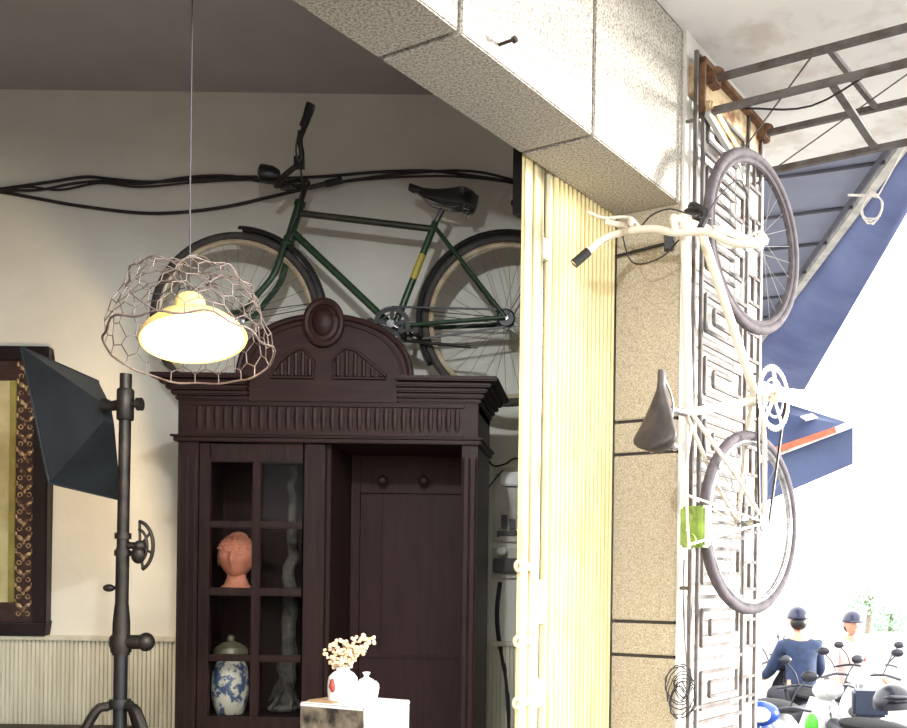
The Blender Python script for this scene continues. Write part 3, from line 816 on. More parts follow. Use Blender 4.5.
b.build('fork', 'whitef', t)
sp = sc_ - e * .10
b = MB(); b.tube([sc_, sp], .0125, 12); b.build('seat_post', 'chrome', t)
sdc = W.p(664, 418)
b = MB(); b.tube([sp, sdc], .011, 10); b.build('seat_clamp', 'chrome', t)
W.saddle(sdc + e * .015, .27, .165, 'leatherb', tilt=-.12)
W.chainset(bb + W.L * .025, .118, 'whitef', 1, math.radians(112), m_arm='whitef', arm=.10, pedals=False)
b = MB(); c0 = bb + W.L * .062; c1 = rh + W.L * .055
for sg in (-1, 1): b.bar(c0 + e * .104 * sg, c1 + e * .035 * sg, .006, .008, W.L)
b.lathe([(.034, -.002), (.034, .002)], c1, W.L, 28); b.build('chain', 'castiron', t)
# handlebar
st = hd_t - e * .05
b = MB(); b.tube([hd_t, st], .0115, 12); b.tube([st, W.p(676, 233) ], .012, 10)
hc = W.p(676, 233)
L0 = at(655, 229, hc.y + .05); L1 = at(628, 231, hc.y + .12); L2 = at(606, 238, hc.y + .15); L3 = at(590, 250, hc.y + .13); L4 = at(574, 264, hc.y + .12)
R0 = at(706, 232, hc.y - .05); R1 = at(730, 242, hc.y - .10); R2 = at(750, 245, hc.y - .13); R3 = at(766, 241, hc.y - .11)
b.tube(bez([L4, L3, L2, L1, L0, hc, R0, R1, R2, R3], 5), .0125, 10)
hbm = b.build('handlebar', 'whitef', t)
b = MB(); b.tube([L3.lerp(L4, .1), L4], [.0155, .0165], 12); b.build('grip', 'grip', hbm)
b = MB(); b.tube(bez([at(588, 212, hc.y + .13), at(604, 218, hc.y + .14), at(622, 217, hc.y + .13), at(632, 219, hc.y + .12), at(640, 228, hc.y + .1)], 4), .0055, 7)
b.ball(at(631, 222, hc.y + .11), .014, .014, .018); b.tube([at(606, 222, hc.y + .14), at(626, 226, hc.y + .12)], .010, 8)
b.build('brake_lever', 'whitef', hbm)
b = MB(); b.tube(bez([at(768, 241, hc.y - .11), at(760, 232, hc.y - .12), at(742, 238, hc.y - .10), at(722, 232, hc.y - .07)], 4), .005, 7); b.build('brake_lever', 'whitef', hbm)
b = MB(); b.tube(bez([at(700, 228, hc.y - .03), at(706, 214, 3.35), at(693, 205, 3.40), at(690, 212, 3.42)], 5), .012, 8)
b.ball(at(697, 211, 3.40), .045, .03, .012); b.ball(at(703, 219, 3.38), .03, .02, .012); b.build('stem_cover', 'leather', t)
b = MB()
for (pts) in ([(640, 228, 3.5), (652, 215, 3.46), (670, 209, 3.44), (688, 214, 3.42)], [(620, 225, 3.55), (632, 262, 3.52), (660, 258, 3.5), (679, 240, 3.45)], [(700, 230, 3.36), (716, 200, 3.4), (738, 180, 3.5), (748, 196, 3.6)]):
    b.tube(bez([at(*q_) for q_ in pts], 6), .0028, 6)
b.build('brake_cable', 'cable', t)
# rear carrier with green box
b = MB()
ca = [(690, 430), (693, 505), (689, 546)]; cb = [(700, 432), (706, 500), (704, 548)]
for sg in (-1, 1): b.tube(bez([W.p(u, v, .045 * sg) for u, v in [(692, 425), (686, 470), (687, 515), (689, 549)]], 5), .0045, 7)
for v in (470, 505, 530, 549): b.tube([W.p(687, v, -.045), W.p(687, v, .045)], .0045, 7)
for sg in (-1, 1): b.tube([W.p(688, 545, .045 * sg), rh + W.L * .06 * sg], .0045, 7); b.tube([W.p(687, 495, .045 * sg), rh + W.L * .06 * sg], .004, 7)
b.build('carrier', 'whitef', t)
q_ = W.p(697, 527)
b = MB(); b.obox(q_ - W.L * .05 - V((0, 0, .07)) - e * .035, W.L * .10, e * .05, V((0, 0, .14)))
bxg = b.build('carrier_box', 'rackgreen', t, bevel=.008)
b = MB(); b.ring(W.p(690, 541, .02), e, .022, .004, 24, 6); b.lathe([(.018, -.004), (.018, .004)], W.p(690, 541, .02), e, 20); b.build('reflector', 'rackgreen', bxg)

# ================================================================== PENDANT LAMP + CAGE
YL = 2.4
lc = at(194, 340, YL)
axd = V((.20, -.225, -.97)).normalized()     # opening direction
up_ = -axd
t = thing('pendant_lamp', 'lit hanging lamp with a pale enamel shade inside a wire basket', 'lamp', lc)
Rl = .121
b = MB()
o_ = lc - axd * .0
prof = [(Rl, 0), (Rl + .002, .004), (Rl * .93, .022), (Rl * .72, .046), (Rl * .42, .062), (.042, .070), (.036, .074), (.034, .105), (.028, .115), (.012, .120)]
b.lathe(prof + [(.008, .116), (.026, .108), (.030, .072), (Rl * .40, .057), (Rl * .70, .042), (Rl * .90, .019), (Rl - .003, .001)], lc, up_, 48, closed=True)
b.build('lamp_shade', 'lampout', t)
b = MB(); b.lathe([(Rl - .006, .004), (Rl * .885, .0175), (Rl * .69, .040), (Rl * .38, .055), (.03, .060), (.001, .0605)], lc, up_, 48)
b.v = b.v; b.f = b.f[:-2]
b.build('shade_lining', 'lampin', t)
b = MB(); b.ball(lc + up_ * .012, .030, .030, .034, 20, 14); b.lathe([(.013, .035), (.013, .06)], lc, up_, 16); bl = b.build('bulb', 'bulb', t)
b = MB(); ct = lc + up_ * .118;  b.tube([ct, at(190, 270, YL), at(190, 190, YL), at(192.5, 0, YL) , V((at(192.5, 0, YL).x, YL, 3.68))], .0022, 6)
b.build('cord', 'cable', t)
# cage
cx = at(190, 350, YL); tr_ = V((1, 0, 0)); 
up_ = -V((.08, -.235, -.97)).normalized()
u_ = V((1, 0, 0)); u_ = (u_ - up_ * u_.dot(up_)).normalized(); w_ = up_.cross(u_)
t2 = thing('wire_basket', 'chicken wire basket hung around the lit pendant lamp', 'basket', cx)
def cage(th, h):
    """h 0 at rim .. 1 at top centre"""
    if h < .62: r = .188 - .045 * (h / .62) ** 1.3; z = .165 * (h / .62)
    else:
        k = (h - .62) / .38; r = .143 * (1 - k) ** .9 + .012; z = .165 + .03 * math.sin(k * PI / 2)
    j = .004 * math.sin(5 * th + 9 * h) + .004 * math.sin(11 * th - 7 * h)
    return cx + up_ * (z + j) + (u_ * math.cos(th) + w_ * math.sin(th)) * (r + j)
b = MB(); NC = 20; rows_ = 6; hmax = .92
def hv(r): return hmax * r / rows_
for r in range(rows_):
    h0 = hv(r); h1 = hv(r + 1); hm = h0 + (h1 - h0) * .62
    for c in range(NC):
        th = 2 * PI * (c + (.5 if r % 2 else 0)) / NC; dth = PI / NC
        b.tube([cage(th, h0), cage(th, hm)], .0014, 5)
        b.tube([cage(th, hm), cage(th - dth, h1)], .0014, 5); b.tube([cage(th, hm), cage(th + dth, h1)], .0014, 5)
b.build('wire_netting', 'wiremesh', t2)
b = MB(); b.tube([cage(2 * PI * k / 60, 0) for k in range(60)], .0028, 7, closed=True); b.build('rim', 'wiremesh', t2)
b = MB(); b.tube([cage(2 * PI * k / 60, .6) for k in range(60)], .0022, 7, closed=True); b.build('shoulder_ring', 'wiremesh', t2)
b = MB(); b.tube([cage(2 * PI * k / 20, .93) for k in range(20)], .0022, 7, closed=True)
for k in range(3):
    th = 2 * PI * k / 3; b.tube([cage(th, .93), ct + up_ * .004], .0018, 5)
b.build('hanger_ring', 'wiremesh', t2)

# ================================================================== INDUSTRIAL FLOOR LAMP
YS = 3.35
pt_ = at(126, 374, YS); pb_ = at(120, 703, YS)
px = lambda v: at(126 - 6 * (v - 374) / 330, v, YS)
foot = V((px(703).x, YS, .03))
t = thing('floor_lamp', 'industrial iron floor lamp with dark pyramid shade on cast tripod', 'lamp', foot)
b = MB(); b.tube([px(374), px(470), px(548)], .019, 16); b.tube([px(548), px(612)], .021, 16)
b.lathe([(.026, -.01), (.026, .01)], px(536), UP, 18); b.lathe([(.026, -.01), (.026, .01)], px(553), UP, 18)
b.build('pole', 'castiron', t)
b = MB(); b.tube([px(605), px(622), px(655)], [.022, .027, .028], 16)
q_ = at(128, 642, YS); b.tube([at(112, 642, YS), at(146, 642, YS)], .024, 16); b.ball(at(146, 642, YS), .028, .028, .032)
b.lathe([(.032, -.025), (.034, 0), (.032, .03)], px(645), UP, 16)
b.build('knuckle', 'castiron', t)
b = MB(); b.tube([px(655), V((foot.x, YS, .62))], .022, 16); b.lathe([(.034, -.012), (.036, 0), (.034, .02)], px(705), UP, 18); b.build('column', 'blackm', t)
for k, an in enumerate((math.radians(205), math.radians(-20), math.radians(85))):
    dv_ = V((math.cos(an), math.sin(an), 0)); top = px(705) + dv_ * .03
    b = MB(); b.tube(bez([top, top + dv_ * .06 + V((0, 0, -.05)), top + dv_ * .20 + V((0, 0, -.42)), V((top.x, top.y, .05)) + dv_ * .36, V((top.x, top.y, .04)) + dv_ * .42], 5), .016, 10)
    lg = b.build('leg', 'castiron', t)
    b = MB(); fp = V((top.x, top.y, .03)) + dv_ * .42; b.lathe([(.03, 0), (.03, .012), (.018, .03)], fp, UP, 14); b.build('foot', 'rubber', lg)
# clamp for the shade
cl = px(404)
b = MB(); b.lathe([(.024, -.055), (.027, -.05), (.027, .045), (.024, .05)], cl, UP, 18)
b.tube([cl, cl + V((.035, 0, 0)), cl + V((.04, 0, 0)), cl + V((.055, 0, 0))], [.010, .012, .022, .022], 12)
b.tube([cl, at(112, 406, YS + .02), at(104, 405, YS + .03)], [.02, .017, .024], 12)
b.build('clamp', 'castiron', t)
# knob and quadrant handle
b = MB(); k0 = px(588); b.tube([k0, at(110, 588, YS)], .006, 8); b.ball(at(109, 588, YS), .02, .013, .013); b.build('knob', 'castiron', t)
b = MB(); hcn = at(140, 546, YS)
b.tube([px(545), hcn], .012, 10)
b.ring(hcn + V((-.012, 0, 0)), (0, 1, 0), .082, .006, 24, 8, a0=-PI / 2 - .1, a1=PI / 2 - .25, ref=(1, 0, 0)) if False else None
pts = [hcn + V((-.008, 0, .0)) + V((math.cos(a_) * .052, 0, math.sin(a_) * .082)) for a_ in [-1.25 + i * 2.75 / 20 for i in range(21)]]
b.tube(pts, .0065, 8)
b.tube([hcn + V((-.008, 0, .0)) + V((math.cos(a_) * .032, 0, math.sin(a_) * .056)) for a_ in [-1.25 + i * 2.75 / 16 for i in range(17)]], .005, 8)
for a_ in (-1.2, -.3, .6, 1.45): b.tube([hcn, hcn + V((-.008, 0, 0)) + V((math.cos(a_) * .052, 0, math.sin(a_) * .082))], .0045, 7)
b.ball(hcn + V((-.005, 0, -.03)), .024, .02, .03); b.ball(hcn, .02, .02, .02)
b.build('quadrant_wheel', 'castiron', t)
# shade: truncated pyramid opening to the wall
yo = YS + .27
c4 = [at(21, 347, yo - .10), at(98, 381, yo + .20), at(121, 500, yo + .14), at(49, 483, yo - .16)]
apx = at(113, 410, YS + .03)
k = .86
s4 = [p_.lerp(apx, k) for p_ in c4]
b = MB(); inn = [p_ + ((c4[0] + c4[1] + c4[2] + c4[3]) / 4 - p_) * .02 for p_ in c4]; ins = [p_.lerp(apx, k - .03) + ((s4[0] + s4[1] + s4[2] + s4[3]) / 4 - p_.lerp(apx, k)) * .2 for p_ in c4]
fs = []
for i in range(4):
    j = (i + 1) % 4
    fs += [(i, j, 4 + j, 4 + i), (8 + i, 12 + i, 12 + j, 8 + j), (i, 8 + i, 8 + j, j)]
fs += [(4, 5, 6, 7), (12, 15, 14, 13)]
b.add(c4 + s4 + inn + ins, fs)
sh = b.build('lamp_shade', 'dshade', t, flat=True)
b = MB()
for i in range(4): b.tube([c4[i], c4[(i + 1) % 4]], .004, 6)
b.build('shade_rim', 'dshade', sh)
cen = (c4[0] + c4[1] + c4[2] + c4[3]) / 4
bp = apx.lerp(cen, .45)
b = MB(); b.ball(bp, .03, .03, .03, 16, 12); b.build('bulb', 'bulb', t); b = MB(); b.tube([apx.lerp(cen, .17), apx.lerp(cen, .36)], .016, 12); b.build('socket', 'blackm', t)

# ================================================================== PICTURE ON THE WALL
fx1 = at(49, 490, 4.42).x; fz1 = at(40, 347, 4.42).z; fz0 = at(40, 636, 4.42).z; fx0 = fx1 - 1.0
t = thing('picture_frame', 'large dark framed picture with gilded carved border on the left wall', 'picture', (fx0 + .5, 4.43, fz0))
def fr_rect(b, x0, x1, z0, z1, w, y0, y1):
    b.box(x0, x1, y0, y1, z0, z0 + w); b.box(x0, x1, y0, y1, z1 - w, z1); b.box(x0, x0 + w, y0, y1, z0 + w, z1 - w); b.box(x1 - w, x1, y0, y1, z0 + w, z1 - w)
b = MB(); fr_rect(b, fx0, fx1, fz0, fz1, .062, BY - .05, BY - .001); b.build('frame', 'frameb', t, bevel=.006)
b = MB(); fr_rect(b, fx0 + .062, fx1 - .062, fz0 + .062, fz1 - .062, .085, BY - .03, BY - .001); gb = b.build('carved_border', 'carvedark', t)
b = MB(); zc = fz0 + .12; xm = fx1 - .062 - .045; i = 0
while zc < fz1 - .08:
    for sg in (-1, 1):
        b.ball((xm + .018 * sg, BY - .032, zc + .012), .017, .006, .010, 8, 6, rot=Matrix.Rotation(-.7 * sg, 3, 'Y'))
        b.ring((xm + .02 * sg, BY - .032, zc - .022), (0, 1, 0), .009, .003, 12, 5)
    b.ball((xm, BY - .033, zc - .004), .008, .006, .014, 8, 6); b.ball((xm + .036, BY - .031, zc + .03), .006, .004, .012, 6, 5); b.ball((xm - .036, BY - .031, zc + .03), .006, .004, .012, 6, 5)
    zc += .075
part_label(b.build('gilt_ornament', 'gold', gb), 'gilded leaf scroll carving')
b = MB(); fr_rect(b, fx0 + .147, fx1 - .147, fz0 + .147 - .05, fz1 - .147 + .05, .035, BY - .02, BY - .001); b.build('mat_board', 'olive', t)
b = MB(); b.box(fx0 + .18, fx1 - .18, BY - .012, BY - .001, fz0 + .13, fz1 - .13); b.build('print', 'paper', t)
# dark sideboard at the lower left
b_top = at(40, 724, 4.2)
t = thing('sideboard', 'low dark wooden sideboard at the lower left edge', 'sideboard', (at(20, 726, 3.85).x, 3.9, .03))
xs1 = at(82, 727, 3.75).x
b = MB(); b.box(xs1 - .9, xs1, 3.75, 4.2, b_top.z - .03, b_top.z); b.build('top', 'wood', t, bevel=.004)
b = MB(); b.box(xs1 - .87, xs1 - .03, 3.78, 4.18, .14, b_top.z - .03); b.build('body', 'wood', t)
for xx in (xs1 - .85, xs1 - .09):
    for yy in (3.8, 4.12): b = MB(); b.box(xx, xx + .045, yy, yy + .045, .03, .14); b.build('leg', 'wood', t)
for k in range(2): b = MB(); b.box(xs1 - .85 + .41 * k, xs1 - .85 + .41 * k + .39, 3.765, 3.782, .2, b_top.z - .06); dd = b.build('door', 'wood', t, bevel=.004); b = MB(); b.ball((xs1 - .45 + (.03 if k else -.03) , 3.757, .7), .012); b.build('knob', 'castiron', dd)

# ================================================================== WALL CABLES
YW = BY - .014
runs = [
 ('black cable loop sagging lowest across the wall behind the lamp', [(-40, 188), (0, 192), (40, 199), (80, 206), (140, 213), (185, 212), (230, 206), (270, 197), (300, 190)], .0075),
 ('thick dark cable bundle running along the wall to the shop front', [(-40, 192), (0, 189), (50, 182), (85, 177), (110, 179), (150, 182), (200, 179), (245, 177), (290, 178), (330, 176), (380, 172), (430, 171), (480, 177), (525, 184)], .007),
 ('dark cable looping above the bundle left of the hanging lamp', [(-40, 196), (0, 191), (40, 190), (70, 184), (105, 181), (140, 184), (190, 177), (230, 176), (270, 183), (320, 186), (340, 182), (400, 174), (470, 171), (525, 183)], .006),
 ('thin brown cable lowest of the bundle above the green bicycle', [(-40, 194), (0, 190), (30, 187), (60, 190), (100, 183), (140, 187), (200, 182), (260, 180), (300, 188), (360, 180), (440, 176), (500, 181), (525, 187)], .005)]
for i, (l, pts, r) in enumerate(runs):
    b = MB(); b.tube(bez([at(u, v, YW - .006 * i) for u, v in pts], 5), r, 8); tag(b.build('electric_cable', 'cable'), l, 'cable')
b = MB(); b.tube(bez([at(500, 582, YW), at(497, 610, YW), at(499, 640, YW), at(506, 680, YW), at(509, 728, YW), at(509, 760, YW)], 6), .010, 8)
tag(b.build('electric_cable', 'cable'), 'black cable hanging down from the socket beside the cabinet', 'cable')
# round wall plate
p = at(515, 205, BY); t = thing('wall_rosette', 'small round wall plate with dark centre right of the green saddle', 'wall plate', p)
b = MB(); b.lathe([(.055, 0), (.055, .01), (.045, .018), (.02, .020)], p - V((0, .001, 0)), (0, -1, 0), 28); b.build('plate', 'plaster', t)
b = MB(); b.lathe([(.018, .018), (.016, .03)], p, (0, -1, 0), 16); b.build('centre', 'boxdark', t)
# switch board and sockets
pa = at(494, 467, BY); pc = at(524, 540, BY); x1_ = at(527, 500, BY).x + .06
t = thing('fuse_board', 'grey electrical fuse board on the wall right of the cabinet', 'electrical box', ((pa.x + x1_) / 2, BY, pc.z))
b = MB(); b.box(pa.x, x1_, BY - .022, BY - .001, at(494, 542, BY).z, pa.z); bd = b.build('board', 'boxgrey', t, bevel=.004)
b = MB(); q_ = at(508, 478, BY - .03); b.box(q_.x - .03, x1_ - .02, BY - .055, BY - .02, q_.z - .035, q_.z + .025); b.build('meter_box', 'boxwhite', t, bevel=.006)
b = MB(); q_ = at(506, 524, BY - .03)
for k in range(3): b.box(q_.x - .02 + .035 * k, q_.x + .006 + .035 * k, BY - .05, BY - .02, q_.z - .02, q_.z + (.02 if k % 2 else .04))
b.box(q_.x - .04, x1_ - .02, BY - .035, BY - .02, q_.z - .05, q_.z - .03); b.build('switch', 'boxdark', t)
b = MB(); b.tube(bez([at(488, 460, BY - .02), at(494, 466, BY - .02), at(505, 464, BY - .025), at(513, 459, BY - .02), at(522, 458, BY - .02)], 4), .004, 6); b.tube(bez([at(488, 488, BY - .02), at(496, 478, BY - .025), at(503, 470, BY - .025)], 4), .003, 6); b.build('wire', 'cable', t)
for k in range(4):
    q_ = at((498, 521, 498, 521)[k], (475, 475, 536, 536)[k], BY - .022); b = MB(); b.ball(q_, .006, .004, .006, 8, 6); b.build('screw', 'boxdark', t)
t = thing('socket_box', 'dark power socket block with plug under the fuse board', 'socket', at(508, 580, BY))
b = MB(); p0 = at(492, 578, BY); p1_ = at(492, 548, BY); b.box(p0.x, x1_, BY - .02, BY - .001, p0.z, p1_.z); b.build('back_board', 'boxgrey', t)
b = MB(); q_ = at(508, 565, BY - .03); b.box(p0.x + .008, x1_ - .02, BY - .05, BY - .018, q_.z - .035, q_.z + .03); b.build('socket', 'boxdark', t, bevel=.005)
b = MB(); b.lathe([(.022, 0), (.022, .03), (.016, .035)], at(502, 551, BY - .05), (0, -1, 0), 18); b.build('plug', 'boxwhite', t)

# ================================================================== FOLDING SHUTTER
t = thing('folding_shutter', 'cream yellow folding steel shutter stacked against the pillar', 'shutter', F(-.3, -.30, .03))
z0s, z1s = .03, 2.96
S5 = lambda u: s_on(u, 420, -.278)
nS = 15; s0, s1 = S5(552.5), .02; w = (s1 - s0) / nS
for k in range(nS):
    b = MB(); sa = s0 + w * k
    oo = -.270
    # each slat: a rounded rib and a flat leg
    prof = [(0, -.05), (0, -.012), (.10, -.003), (.30, 0), (.50, -.002), (.62, -.010), (.66, -.024), (.92, -.026), (.98, -.05), (.9, -.052), (.86, -.030), (.60, -.028), (.55, -.014), (.3, -.004), (.1, -.008), (.04, -.02), (.04, -.05)]
    b.prism([(x * w, y) for x, y in prof], F(sa, oo, z0s), D, N, UP * (z1s - z0s))
    b.build('slat', 'shut', t, flat=True)
# slotted lattice strap
b = MB(); a0, a1 = S5(534), S5(551); oo = -.282
segs = []
def zz(v): return at(545, v, 3.35).z
bar_w = (a1 - a0)
b.fbox(a0, a0 + bar_w * .45, oo - .02, oo, z0s, z1s); b.fbox(a1 - bar_w * .18, a1, oo - .02, oo, z0s, z1s)
slots = [(160, 234), (255, 598 - 18), (624, 680), (708, 790)]
prev = z1s
for (va, vb) in slots:
    za, zb = min(zz(va), z1s), zz(vb)
    b.fbox(a0 + bar_w * .45, a1 - bar_w * .18, oo - .02, oo, za, prev) if prev > za else None
    prev = zb
b.fbox(a0 + bar_w * .45, a1 - bar_w * .18, oo - .02, oo, z0s, prev)
part_label(b.build('slotted_strap', 'shutw', t, bevel=.002), 'pale cream strip with long slots')
b = MB(); e0, e1 = S5(522), S5(530); b.fbox(e0, e0 + .008, -.292, -.278, z0s, z1s); b.fbox(e0, e1, -.284, -.278, z0s, z1s); b.fbox(e1 - .006, e1, -.31, -.278, z0s, z1s); b.build('edge_channel', 'shut', t, bevel=.002)
b = MB(); b.fbox(e1 + .004, e1 + .014, -.315, -.295, z0s, z1s); b.build('inner_post', 'rust', t)
for v in (567, 640, 700):
    q_ = F(e0, -.272, zz(v)); b = MB(); b.ring(q_ - D * .02, N, .015, .006, 20, 8); b.fbox(e0 - .004, e1 + .03, -.279, -.272, q_.z - .012, q_.z + .012); b.build('latch_eye', 'shut', t)
for v in (580, 632, 700):
    q_ = F(a0 + .02, -.281, zz(v)); b = MB(); b.lathe([(.012, 0), (.010, .006), (.003, .008)], q_, N, 14); b.build('rivet', 'shut', t)
b = MB(); b.fbox(s_on(513, 170, -.40), -.1, -.40, -.335, 2.77, 3.25); tag(b.build('shutter_track_box', 'blackm'), 'black box at the top end of the folding shutter under the beam', 'box')

# nail on beam face
q_ = F(s_on(499, 45, .01), .0, at(499, 45, 1).z)
sN = s_on(499, 45, 0); Yn = F(sN, 0, 0).y; zN = at(499, 45, Yn).z
b = MB(); b.tube([F(sN, -.01, zN), F(sN, .055, zN + .002)], .0045, 8); b.tube([F(sN, .045, zN), F(sN, .056, zN + .002)], .009, 8)
tag(b.build('iron_bolt', 'castiron'), 'small dark iron bolt sticking out of the white beam face', 'bolt')

# ================================================================== IRON GRILLE ON THE PILLAR
t = thing('iron_grille', 'weathered fretwork iron grille fixed on the street side of the pillar', 'grille', F(.33, .04, 0))
og = .05
b = MB()
def gv(s_, z0, z1, w=.014): b.fbox(s_ - w / 2, s_ + w / 2, og - .007, og + .007, z0, z1)
def gh(z, sa, sb, w=.012): b.fbox(sa, sb, og - .006, og + .006, z - w / 2, z + w / 2)
for s_ in (.02, .085, .52, .66): gv(s_, .02, 3.45)
for z in (.02, .4, 1.06, 3.44): gh(z, .02, .66)
for z in (.5, 1.5, 2.4, 3.2):
    for s_ in (.02, .66): b.tube([F(s_, .005, z), F(s_, og, z)], .007, 6)
b.build('frame', 'iron', t)
b = MB(); z = .06; hstep = .235; k = 0
while z + hstep < 3.42:
    # rectangular spiral
    a_, c_ = (.105, .50)
    b_ = MB.bar
    gh(z, a_ - .02, c_ + .02, .014)
    gh(z + .05, a_ + .02, c_ - .10, .013); gv(a_ + .02, z + .05, z + .185, .013); gh(z + .185, a_ + .02, c_ - .03, .013)
    gv(c_ - .03, z + .09, z + .185, .013); gh(z + .09, a_ + .10, c_ - .03, .013); gv(a_ + .10, z + .09, z + .145, .013); gh(z + .145, a_ + .10, c_ - .12, .013)
    gh(z + .03, .52, .66, .013); gh(z + .14, .52, .66, .013); gv(.59, z + .03, z + .14, .013)
    z += hstep; k += 1
b.build('fretwork', 'iron', t)
# tangled wire coil on the grille
b = MB(); rr = random.Random(11); cc = at(681, 692, 3.56)
pts = []
for k in range(110):
    an = k * .55; r = .045 + .02 * math.sin(k * .37); pts.append(cc + V((math.cos(an) * r * .8 + .008 * math.sin(k * .9), math.sin(an * .7) * .02, math.sin(an) * r * 1.25 + .02 * math.sin(k * .21))))
b.tube(pts, .0022, 5)
b.tube(bez([cc + V((.02, 0, .07)), at(685, 640, 3.57), at(683, 590, 3.58), at(684, 560, 3.58)], 6), .0022, 5)
tag(b.build('wire_tangle', 'cable'), 'tangled coil of thin dark wire hanging at the pillar corner', 'wire')
# horizontal dark wires round the pillar joints
for (v, l) in ((252, None), (278, None)): pass
p0 = at(617, 254, 3.70); 
b = MB(); b.tube([F(.0, -.26, at(620, 254, 3.73).z) - D * .012, F(0, -.02, at(672, 244, 3.66).z) - D * .012], .006, 8); b.bar(F(0, -.035, at(668, 244, 3.66).z - .03) - D * .02, F(0, -.035, at(668, 244, 3.66).z + .03) - D * .02, .035, .03)
tag(b.build('conduit_stub', 'blackm'), 'short black rod and block fixed to the pillar below the handlebar', 'bracket')

# ================================================================== CANOPY TRUSS
t = thing('canopy_truss', 'rusty steel box truss projecting over the street under the white soffit', 'truss', F(.4, .02, 3.2))
def rod(p, q, w=.03, h=.012, m='iron', n='bar'):
    b = MB(); b.bar(p, q, w, h); return b.build(n, m, t)
LO = 2.6
A0, A1 = F(.145, .02, 3.40), F(.145, LO, 3.40); C0, C1 = F(.66, .02, 3.40), F(.66, LO, 3.40)
B0, B1 = F(.086, .02, 3.25), F(.086, LO, 3.25); D0, D1 = F(.66, .02, 3.24), F(.66, LO, 3.24)
for p_, q_ in ((A0, A1), (C0, C1), (B0, B1), (D0, D1)):
    rod(p_, q_, .022, .022, 'iron', 'chord')
for ofs in (.50, 1.4, 2.3):
    rod(F(.145, ofs, 3.40), F(.66, ofs + .03, 3.40), .02, .016, 'iron', 'brace'); rod(F(.086, ofs + .03, 3.25), F(.66, ofs + .03, 3.24), .03, .012, 'iron', 'brace')
b = MB(); b.tube([F(.145, .45, 3.40), F(.50, .03, 3.27)], .0035, 6); b.build('tie_rod', 'iron', t)
b = MB(); b.tube([F(.66, .06, 3.22), F(.30, .9, 3.40)], .003, 6); b.build('tie_rod', 'iron', t)
b = MB(); b.tube(bez([F(.10, .20, 3.24), F(.12, .45, 3.20), F(.10, .75, 3.27), F(.1, 1.2, 3.25)], 5), .004, 6); b.build('wire', 'cable', t)
b = MB(); b.fbox(.03, .66, .014, .045, 3.30, 3.42); part_label(b.build('wall_plate', 'rusty_white', t, bevel=.004), 'peeling cream and rust coloured board')
b = MB(); b.fbox(.04, .62, .045, .075, 3.415, 3.435); b.fbox(.04, .05, .045, .075, 3.24, 3.435); b.build('angle_iron', 'rust', t)
for p_ in (A0, C0): b = MB(); b.obox(p_ - D * .035 - UP * .03, D * .07, N * .06, UP * .06); b.ball(p_ + N * .05 + UP * .02, .035, .03, .022, 10, 8); b.build('end_bracket', 'rust', t, bevel=.006)
t = thing('light_batten', 'short peeling cream light batten on the pillar beneath the truss', 'light fitting', F(.2, .06, 3.2))
b = MB(); p_ = at(702, 114, F(.07, .07, 0).y); q_ = F(.36, .075, 3.19); p_ = F(.065, .075, 3.27)
b.bar(p_, q_, .035, .045, UP); b.build('housing', 'rusty_white', t, bevel=.008)
b = MB(); b.bar(p_ - UP * .035 , q_ - UP * .035, .02, .02); b.build('tube', 'boxwhite', t)
for f_ in (.1, .9):
    c_ = p_.lerp(q_, f_); b = MB(); b.tube([c_, c_ - N * .06], .008, 8); b.build('bracket', 'rust', t)

# ================================================================== AWNINGS
A_ = V((.50, 4.97, 3.53)); Nn = V((1.376, 4.57, 3.53)); Nn2 = V((1.376, 4.1, 3.515)); Df = V((1.376, 9.05, 3.69)); Dl = V((.1, 9.05, 3.69)); Al = V((.1, 5.2, 3.54))
t = thing('canvas_canopy', 'large grey-blue canvas canopy with blue edge flap over the side street', 'awning', (1.0, 6.5, 3.4))
b = MB(); b.prism([(.30, 4.80), (1.376, 4.45), (1.376, 10.2), (.30, 10.2)], (0, 0, 3.57), (1, 0, 0), (0, 1, 0.0), (0, 0, .006))
for v in b.v: v.z += (v.y - 4.5) * .030
b.build('canvas', 'canvas', t, flat=True)
def cz(y): return 3.565 + (y - 4.5) * .030
for k in range(9):
    y = 4.95 + k * .62; b = MB(); b.tube(bez([V((.3, y + .25, cz(y) - .004)), V((.85, y + .07, cz(y) - .012)), V((1.37, y - .12, cz(y) - .006))], 6), .010, 6); b.build('seam', 'seam', t)
b = MB(); b.bar((1.376, 4.3, cz(4.3)), (1.376, 10.2, cz(10.2)), .05, .05); b.build('edge_tube', 'whitecl', t)
b = MB(); b.tube([V((1.30, 4.6, cz(4.6) - .03)), V((1.30, 9.0, cz(9.0) - .03))], .012, 8); b.build('rope', 'seam', t)
b = MB()
E0 = V((1.40, 4.0, cz(4.0))); E1 = V((1.40, 10.2, cz(10.2)))
o1 = at(804, 390, 10.0); o0 = at(907, 212, 5.2); o0b = o0 + (o0 - o1) * .35
n_ = 14; vs = []
for i in range(n_ + 1):
    f_ = i / n_
    pa_ = E0.lerp(E1, f_); pb2 = o0b.lerp(o1, f_)
    for j in range(5):
        q_ = pa_.lerp(pb2, j / 4); q_ = q_ + V((0, 0, -.05 * math.sin(j / 4 * PI))); vs.append(q_)
fs = [(i * 5 + j, i * 5 + j + 1, (i + 1) * 5 + j + 1, (i + 1) * 5 + j) for i in range(n_) for j in range(4)]
k = len(vs); vs2 = vs + [v_ + V((.008, 0, .006)) for v_ in vs]; fs2 = fs + [tuple(x + k for x in reversed(f_)) for f_ in fs]
bd_ = [i * 5 for i in range(n_ + 1)] + [n_ * 5 + j for j in range(1, 5)] + [i * 5 + 4 for i in range(n_ - 1, -1, -1)] + [j for j in range(3, 0, -1)]
